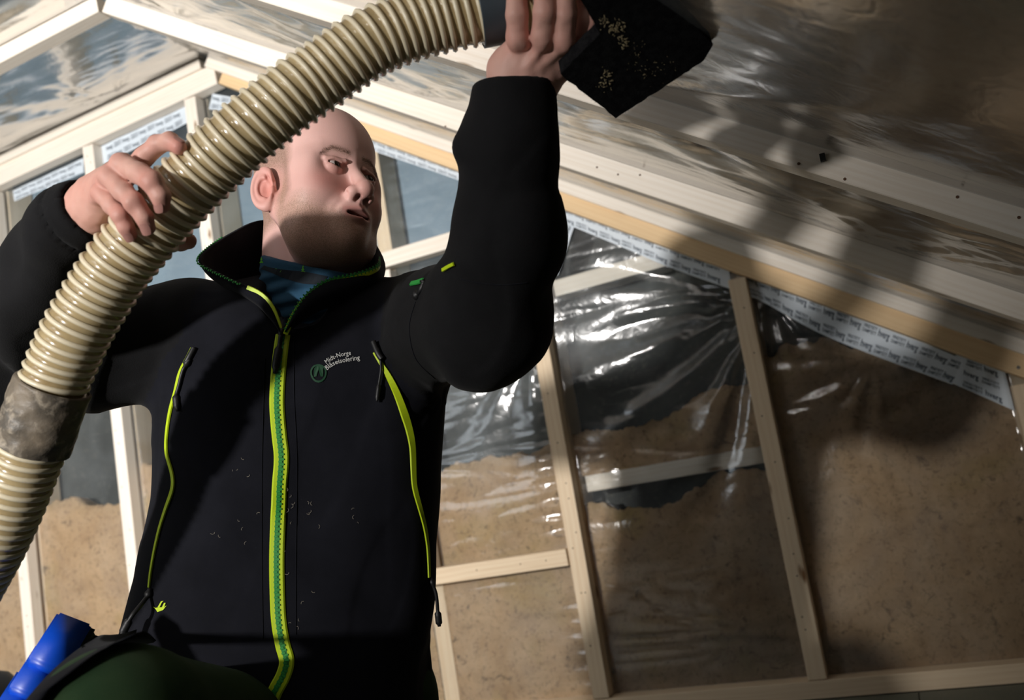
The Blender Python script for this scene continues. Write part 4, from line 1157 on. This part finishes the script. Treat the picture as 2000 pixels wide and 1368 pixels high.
for tr_ in (trees[:3], trees[3:6], trees[6:]):
    gpoly('tree_print', tr_, lime)

# ---- trousers and boots
def wb(x, y, z): return to_body((x, y, z))
hipw = P(560, 1395, 1.47)
hipR = P(470, 1455, 1.43); kneeR = P(236, 1446, .985); ankR = np.array([kneeR[0]+.02, kneeR[1]+.04, .12])
hipL = P(690, 1420, 1.46); kneeL = np.array([hipL[0]+.05, hipL[1]-.02, .062]); ankL = np.array([kneeL[0]+.05, kneeL[1]+.42, .07])
HB = [to_body(a) for a in (hipR, kneeR, ankR, hipL, kneeL, ankL)]
def f_trous(p):
    d = cone(p, HB[0], HB[1], .100, .093)
    d = smin(d, cone(p, HB[1], HB[2], .086, .055), .02)
    d = smin(d, cone(p, HB[3], HB[4], .095, .066), .03)
    d = smin(d, cone(p, HB[4], HB[5], .058, .05), .02)
    d = smin(d, cone(p, HB[0]+(0, .03, .02), HB[3]+(0, .03, .02), .125, .125), .03)
    d = d+folds(p, 61, .9, 6, 14, .004)
    z = CAM[2]+p@np.array([RT[2], UP[2], FW[2]])
    return smax(d*.9, .006-z, .004)
allp = np.array(HB); lo = allp.min(0)-.16; hi = allp.max(0)+.16
tv, tf = surface(f_trous, lo, hi, .010)
trous = mesh('trousers', to_world(tv), tf, M_TROUS, person, smooth=True); tag(trous, 'dark green work trousers')
TB = BVHTree.FromPolygons([Vector(v) for v in to_world(tv)], [tuple(int(i) for i in f) for f in tf])
def boot(ank, toe_dir, flat=True):
    a = to_body(ank); td = np.array(toe_dir, float); td /= np.linalg.norm(td)
    if flat: heel = np.array(ank)*[1, 1, 0]+(0, 0, .045)-td*.05; toe = heel+td*.22
    else: heel = np.array(ank)+(0, .04, .0); toe = np.array([ank[0], ank[1]+.08, .035]); heel = np.array([ank[0], ank[1]+.07, .12])
    h_, t_ = to_body(heel), to_body(toe); tm = to_body(heel+(toe-heel)*.6+(0, 0, .012 if flat else 0))
    def fn(p):
        d = cone(p, a, h_, .058, .046); d = smin(d, cone(p, h_, tm, .046, .046), .02); d = smin(d, cone(p, tm, t_, .046, .036), .02)
        z = CAM[2]+p@np.array([RT[2], UP[2], FW[2]]); return smax(d, .0055-z, .006)
    pts = np.array([a, h_, t_]); v, f = surface(fn, pts.min(0)-.09, pts.max(0)+.09, .009)
    return mesh('boot', to_world(v), f, M_BLACKP, person, smooth=True)
boot(ankR, (.15, -1, 0)); boot(ankL, (0, 1, 0), False)

# holster pocket flap lying across the raised thigh
UPPER = [(262, 1234), (235, 1242), (212, 1245), (190, 1246), (176, 1254), (150, 1270), (125, 1290), (100, 1312), (70, 1345), (45, 1385)]
LOWER = [(300, 1256), (270, 1262), (240, 1272), (215, 1284), (195, 1296), (172, 1312), (150, 1330), (125, 1348), (105, 1366), (85, 1400)]
def onthigh(x, y, off):
    w, n = hit(x, y, off, TB)
    return w
def dthigh(i, x, y):
    return 1.36-.020*i
Ud = np.interp([q[0] for q in UPPER], [45, 100, 150, 176, 212, 262], [1.0, 1.03, 1.07, 1.10, 1.18, 1.32])
Ua = [P(x, y, d_) for (x, y), d_ in zip(UPPER, Ud)]
La = []
for (x, y), d_ in zip(LOWER, Ud):
    w_ = onthigh(x, y, .012); La.append(w_ if w_ is not None else P(x, y, d_-.03))
A2 = catmull(Ua, 40); B2 = catmull(La, 40); nv = 8; vv = np.linspace(0, 1, nv)
G = A2[:, None]*(1-vv)[None, :, None]+B2[:, None]*vv[None, :, None]-FW*(.030*np.sin(math.pi*vv))[None, :, None]
G0 = G.reshape(-1, 3); n0 = len(G0); f = grid_faces(40, nv); fs = [tuple(q) for q in f]+[tuple(q[::-1]+n0) for q in f]
for i in range(39): fs.append((i*nv, (i+1)*nv, (i+1)*nv+n0, i*nv+n0)); fs.append((i*nv+nv-1, (i+1)*nv+nv-1, (i+1)*nv+nv-1+n0, i*nv+nv-1+n0))
for j in range(nv-1): fs.append((j, j+1, j+1+n0, j+n0)); fs.append((39*nv+j, 39*nv+j+1, 39*nv+j+1+n0, 39*nv+j+n0))
o = mesh('holster_pocket', np.concatenate([G0, G0+FW*.010]), fs, M_JACKET, person, smooth=True); recalc(o); tag(o, 'black holster pocket flap')

# ------------------------------------------------------------------ blue tool in the pocket
o_b = P(90, 1300, 1.19)
ax_ = P(112, 1262, 1.195)-P(70, 1330, 1.145); ax_ /= np.linalg.norm(ax_)
sd_ = RT*.88-UP*.42+FW*.18; sd_ -= ax_*(sd_@ax_); sd_ /= np.linalg.norm(sd_); nm_ = np.cross(ax_, sd_)
tool = empty('tool_handle', P(60, 1345, 1.16), label='blue plastic tool handle sticking out of the pocket beside the thigh, lower left', cat='tool')
def rbox(name, c, ax, sd, nm, a, b, d, mat, parent, bev=.006):
    bm = bmesh.new(); V, Fc = box_geo((0, 0, 0), (a, 0, 0), (0, b, 0), (0, 0, d)); vs = [bm.verts.new(v) for v in V]
    for q in Fc: bm.faces.new([vs[i] for i in q])
    bmesh.ops.recalc_face_normals(bm, faces=bm.faces); bmesh.ops.bevel(bm, geom=bm.edges[:], offset=bev, segments=3, affect='EDGES')
    me = bpy.data.meshes.new(name); bm.to_mesh(me); bm.free(); me.polygons.foreach_set('use_smooth', [True]*len(me.polygons))
    M = Matrix(((ax[0], sd[0], nm[0], c[0]), (ax[1], sd[1], nm[1], c[1]), (ax[2], sd[2], nm[2], c[2]), (0, 0, 0, 1)))
    return link(name, me, mat, parent, M)
rbox('grip', P(116, 1262, 1.20), ax_, sd_, nm_, .040, .0225, .012, M_BLUE, tool, .0035)
rbox('shell', P(76, 1321, 1.172), ax_, sd_, nm_, .0345, .0215, .0112, M_BLUE, tool, .003)
rbox('shell', P(36, 1382, 1.144), ax_, sd_, nm_, .040, .0225, .012, M_BLUE, tool, .003)
rbox('end_cap', P(140, 1247, 1.222), ax_, sd_, nm_, .022, .028, .012, M_BLACKP, tool, .008)
rbox('button', P(94, 1262, 1.187), ax_, sd_, nm_, .004, .003, .004, M_BLUE2, tool, .002)
# dark rounded bag on the floor by the wall, far lower left
q0 = W(2, 1352, -.75)
def f_bag(p):
    d = ell(p, (0, 0, .0), (.16, .13, 1.0)); d = np.maximum(d, p[:, 2]-.0); return d
bagc = P(-55, 1342, 2.35)
R_ = .115; ht = bagc[2]+.02
bpts = []; seg = 20
prof = [(R_*.92, .002), (R_, .03), (R_, max(ht-.10, .05)), (R_*.93, ht-.04), (R_*.70, ht-.008), (R_*.35, ht+.006), (.001, ht+.01)]
for r_, z in prof:
    for k in range(seg): a = 2*math.pi*k/seg; bpts.append((bagc[0]+r_*math.cos(a)*(1+.05*math.sin(3*a)), bagc[1]+r_*math.sin(a), z+.006*math.sin(2*a)))
Fc = [(i*seg+j, i*seg+(j+1) % seg, (i+1)*seg+(j+1) % seg, (i+1)*seg+j) for i in range(len(prof)-1) for j in range(seg)]+[tuple(range(seg))[::-1], tuple((len(prof)-1)*seg+j for j in range(seg))]
bag = mesh('bag', bpts, Fc, M_BLACKP, None, smooth=True); recalc(bag); tag(bag, 'dark rounded bag on the floor at the lower left corner', 'bag')

# ------------------------------------------------------------------ hose
hose = empty('hose', P(45, 930, 1.28), label='cream ribbed translucent suction hose held across the man from lower left to the roof', cat='hose')
HP_ = [(1085, 2, 1.205), (1040, 6, 1.205), (990, 12, 1.205), (925, 24, 1.205), (850, 40, 1.205), (776, 62, 1.205), (713, 90, 1.205), (625, 150, 1.207), (567, 190, 1.208), (477, 262, 1.21), (392, 338, 1.215), (320, 413, 1.222),
       (244, 500, 1.230), (205, 556, 1.237), (154, 640, 1.245), (120, 712, 1.255), (90, 790, 1.262), (52, 900, 1.275), (20, 985, 1.285), (-15, 1062, 1.295), (-62, 1150, 1.31), (-110, 1240, 1.33), (-160, 1350, 1.35)]
HP_ = [(x, y, d*float(np.interp(k, [0, 4, 9, 22], [.965, .955, .922, .92]))) for k, (x, y, d) in enumerate(HP_)]
HCV = catmull([P(*q) for q in HP_], 420)
seg_ = np.linalg.norm(np.diff(HCV, axis=0), axis=1); HSL = np.concatenate([[0], np.cumsum(seg_)]); HL = HSL[-1]
HR_ = .0384
def hose_mat():
    t = NT('hose_wall'); g = t.n('ShaderNodeNewGeometry'); v = g.outputs['Position']
    c = t.mix(srgb(198, 178, 136), srgb(166, 144, 104), t.ramp(t.noise(v, 16, 4, .6), [(.35, (0, 0, 0)), (.7, (1, 1, 1))]))
    t.base(c); t.set(Roughness=.22); t.b.inputs['Transmission Weight'].default_value = .18; t.b.inputs['Coat Weight'].default_value = .6; t.b.inputs['Coat Roughness'].default_value = .06
    return t.m
M_HOSE = hose_mat(); M_RIB = plain('hose_spiral', srgb(226, 214, 186), .35)
M_RIB.node_tree.nodes['Principled BSDF'].inputs['Coat Weight'].default_value = .4
T_, N_, B_ = frames(HCV)
PITCH = .0128
def at(s_, Q): return np.stack([np.interp(s_, HSL, Q[:, k]) for k in range(3)], -1)
def hose_piece(s0, s1, r=HR_):
    ns = int((s1-s0)/.0016); ss = np.linspace(s0, s1, ns); sg = 40; a = np.linspace(0, 2*math.pi, sg, endpoint=False)
    C = at(ss, HCV); N = at(ss, N_); B = at(ss, B_); ph = (ss[:, None]/PITCH-a[None]/(2*math.pi)) % 1.0
    rad = r-.0022*(1-np.abs(2*ph-1)**2.0)
    V = (C[:, None]+rad[..., None]*(N[:, None]*np.cos(a)[None, :, None]+B[:, None]*np.sin(a)[None, :, None])).reshape(-1, 3)
    i = np.arange(ns-1)[:, None]*sg; j = np.arange(sg)[None]; jn = (j+1) % sg
    f = np.stack([(i+j).ravel(), (i+jn).ravel(), (i+sg+jn).ravel(), (i+sg+j).ravel()], 1)
    w = mesh('hose_wall', V, f, M_HOSE, hose, smooth=True)
    na = int((s1-s0)/PITCH*36); sa = np.linspace(s0, s1, na); aa_ = sa/PITCH*2*math.pi
    C = at(sa, HCV); N = at(sa, N_); B = at(sa, B_); rd = N*np.cos(aa_)[:, None]+B*np.sin(aa_)[:, None]; T = at(sa, T_)
    V = []; 
    for k in range(6):
        b_ = 2*math.pi*k/6; V.append(C+rd*(r+.0003+.0029*math.cos(b_))[..., None] if False else C+rd*(r-.0010+.0036*math.cos(b_))+T*(.0034*math.sin(b_)))
    V = np.stack(V, 1).reshape(-1, 3); i = np.arange(na-1)[:, None]*6; j = np.arange(6)[None]; jn = (j+1) % 6
    f = np.stack([(i+j).ravel(), (i+jn).ravel(), (i+6+jn).ravel(), (i+6+j).ravel()], 1)
    mesh('spiral_rib', V, f, M_RIB, hose, smooth=True)
def s_at(px, py):
    q = np.array([[1000+FPX*((c-CAM)@RT)/((c-CAM)@FW), 684-FPX*((c-CAM)@UP)/((c-CAM)@FW)] for c in HCV]); return HSL[np.argmin(np.hypot(q[:, 0]-px, q[:, 1]-py))]
sT = s_at(98, 765)
hose_piece(.004, s_at(98, 765)); hose_piece(s_at(62, 870), HL)
def sleeve(name, s0, s1, r, mat, seed, am, lab=None):
    ss = np.linspace(s0, s1, 60); sg = 64; a = np.linspace(0, 2*math.pi, sg, endpoint=False); C = at(ss, HCV); N = at(ss, N_); B = at(ss, B_)
    pts = np.stack([np.repeat(ss[:, None]*40, sg, 1), np.cos(a)[None]*1.6+0*ss[:, None], np.sin(a)[None]*1.6+0*ss[:, None]], -1).reshape(-1, 3)
    rad = (r+am*fbm(pts*1.3, 4, seed)).reshape(60, sg)
    edge = np.repeat(np.minimum(np.arange(60), 59-np.arange(60))[:, None], sg, 1); rad = np.where(edge < 1, rad-.003, rad)
    V = (C[:, None]+rad[..., None]*(N[:, None]*np.cos(a)[None, :, None]+B[:, None]*np.sin(a)[None, :, None])).reshape(-1, 3)
    i = np.arange(59)[:, None]*sg; j = np.arange(sg)[None]; jn = (j+1) % sg
    f = np.stack([(i+j).ravel(), (i+jn).ravel(), (i+sg+jn).ravel(), (i+sg+j).ravel()], 1)
    o = mesh(name, V, f, mat, hose, smooth=True); recalc(o); tag(o, lab); return o
def duct_mat():
    t = NT('worn_duct_tape'); g = t.n('ShaderNodeNewGeometry'); v = g.outputs['Position']
    c = t.mix(srgb(128, 116, 100), srgb(86, 80, 72), t.ramp(t.noise(v, 26, 5, .6), [(.35, (0, 0, 0)), (.65, (1, 1, 1))]))
    c = t.mix(c, srgb(178, 166, 148), t.ramp(t.noise(v, 48, 4, .6, .5), [(.56, (0, 0, 0)), (.72, (.8, .8, .8))]))
    t.base(c); t.set(Roughness=.5); t.bump(t.noise(v, 60, 4, .6), .5, .003); return t.m
sleeve('taped_joint', s_at(104, 752), s_at(60, 872), HR_+.0062, duct_mat(), 5, .0035, 'grey worn duct tape wrapped round the hose joint')
cp_m = NT('coupling_band'); cp_m.base(srgb(58, 68, 76)); cp_m.set(Roughness=.45)
sleeve('coupling_band', s_at(988, 12), s_at(934, 22), HR_+.0045, cp_m.m, 8, .0004, 'dark blue-grey clamp band near the raised hand')

# ------------------------------------------------------------------ black felt pad held against the roof film
def felt():
    t = NT('black_felt'); g = t.n('ShaderNodeNewGeometry'); v = g.outputs['Position']
    c = t.mix((.006, .006, .007), (.014, .014, .015), t.ramp(t.noise(v, 120, 3, .7), [(.4, (0, 0, 0)), (.65, (1, 1, 1))]))
    c = t.mix(c, srgb(150, 140, 116), t.ramp(t.noise(v, 30, 6, .72, .3), [(.70, (0, 0, 0)), (.76, (.5, .5, .5))]))
    t.base(c); t.set(Roughness=.95); t.b.inputs['Specular IOR Level'].default_value = .1; t.bump(t.noise(v, 500, 3, .7), .6, .002); return t.m
pad_px = [(1108, -60, 1.15), (1165, 62, 1.165), (1094, 145, 1.17), (1203, 231, 1.15), (1300, 165, 1.16), (1383, 107, 1.175), (1392, 85, 1.18), (1330, 20, 1.19), (1265, -60, 1.20)]
Wp = np.array([P(*q) for q in pad_px])
pad_c = Wp.mean(0)
_nu = len(np.unique(FILM_C[:, 0])); FB = BVHTree.FromPolygons([Vector(v) for v in FILM_C], [tuple(int(i) for i in f) for f in grid_faces(_nu, len(FILM_C)//_nu)])
def film_d(x, y): return float((hit(x, y, 0, FB)[0]-CAM)@FW)
PD1, PD2 = film_d(1385, 100)-.045, film_d(1240, 5)-.045
nrm = np.cross(P(1385, 100, PD1)-P(1203, 231, 1.15), P(1240, 5, PD2)-P(1203, 231, 1.15)); nrm /= np.linalg.norm(nrm)
if nrm@FW > 0: nrm = -nrm
pl0 = P(1203, 231, 1.15)
def onplane(px, py, off=0):
    dd = P(px, py, 1.0)-CAM; return CAM+dd*((pl0-CAM)@nrm)/(dd@nrm)+nrm*off
outline = [(1100, -60), (1172, 66), (1094, 145), (1203, 231), (1300, 168), (1375, 118), (1392, 88), (1335, 25), (1275, -60)]
dense = []
for i in range(len(outline)):
    a = np.array(outline[i], float); b = np.array(outline[(i+1) % len(outline)], float); k = max(2, int(np.linalg.norm(b-a)/9))
    for j in range(k):
        dense.append(a+(b-a)*j/k+RNG.normal(0, .7, 2))
bm = bmesh.new(); vs = [bm.verts.new(onplane(x, y)) for x, y in dense]; face = bm.faces.new(vs)
res = bmesh.ops.extrude_face_region(bm, geom=[face]); 
for e in res['geom']:
    if isinstance(e, bmesh.types.BMVert): e.co += Vector(-nrm*.022)
bmesh.ops.recalc_face_normals(bm, faces=bm.faces); bmesh.ops.triangulate(bm, faces=[f for f in bm.faces if len(f.verts) > 4])
me = bpy.data.meshes.new('felt_pad'); bm.to_mesh(me); bm.free()
pad = link('felt_pad', me, felt()); tag(pad, 'black fibrous felt pad with pale fluff, pressed on the roof film by the raised hand', 'pad')
# fibres along its edges and fluff stuck to its face
rr = random.Random(9); V = []; Fc = []
for k, (x, y) in enumerate(dense):
    for _ in range(3):
        a = onplane(x+rr.uniform(-4, 4), y+rr.uniform(-4, 4), -.004*rr.random()); dr = (a-pad_c); dr /= np.linalg.norm(dr); dr = dr+RNG.normal(0, .5, 3); dr /= np.linalg.norm(dr); w = np.cross(dr, nrm)*.0003
        b0 = len(V); V += [a-w-dr*.001, a+w-dr*.001, a+dr*rr.uniform(.001, .003)]; Fc.append((b0, b0+1, b0+2))
o = mesh('loose_fibres', V, Fc, M_BLACKP, pad); tag(o, kind='stuff')
parts = []
for cx, cy, n, sp_ in ((1205, 55, 26, 9), (1180, 42, 10, 6), (1218, 82, 14, 6), (1180, 160, 16, 8), (1188, 140, 8, 6), (1250, 120, 18, 20), (1290, 140, 10, 18)):
    for _ in range(n*2):
        x = cx+rr.gauss(0, sp_); y = cy+rr.gauss(0, sp_); c = onplane(x, y, .0012); r_ = rr.uniform(.0004, .0017 if sp_ < 10 else .0008)
        e1 = RT*math.cos(k_:=rr.uniform(0, 3))+UP*math.sin(k_); e2 = np.cross(e1, nrm); e1 = e1*r_*rr.uniform(.6, 2.2); e2 = e2*r_*rr.uniform(.5, 1.0)
        V = [c+e1*math.cos(t_)*rr.uniform(.7, 1.2)+e2*math.sin(t_)*rr.uniform(.7, 1.2) for t_ in np.linspace(0, 2*math.pi, 7)[:-1]]+[c+nrm*r_*.6]
        parts.append((np.array(V), [(i_, (i_+1) % 6, 6) for i_ in range(6)]))
V, Fc = join_geo(parts); o = mesh('fluff', V, Fc, plain('fluff', srgb(150, 136, 104), .95), pad); tag(o, kind='stuff')
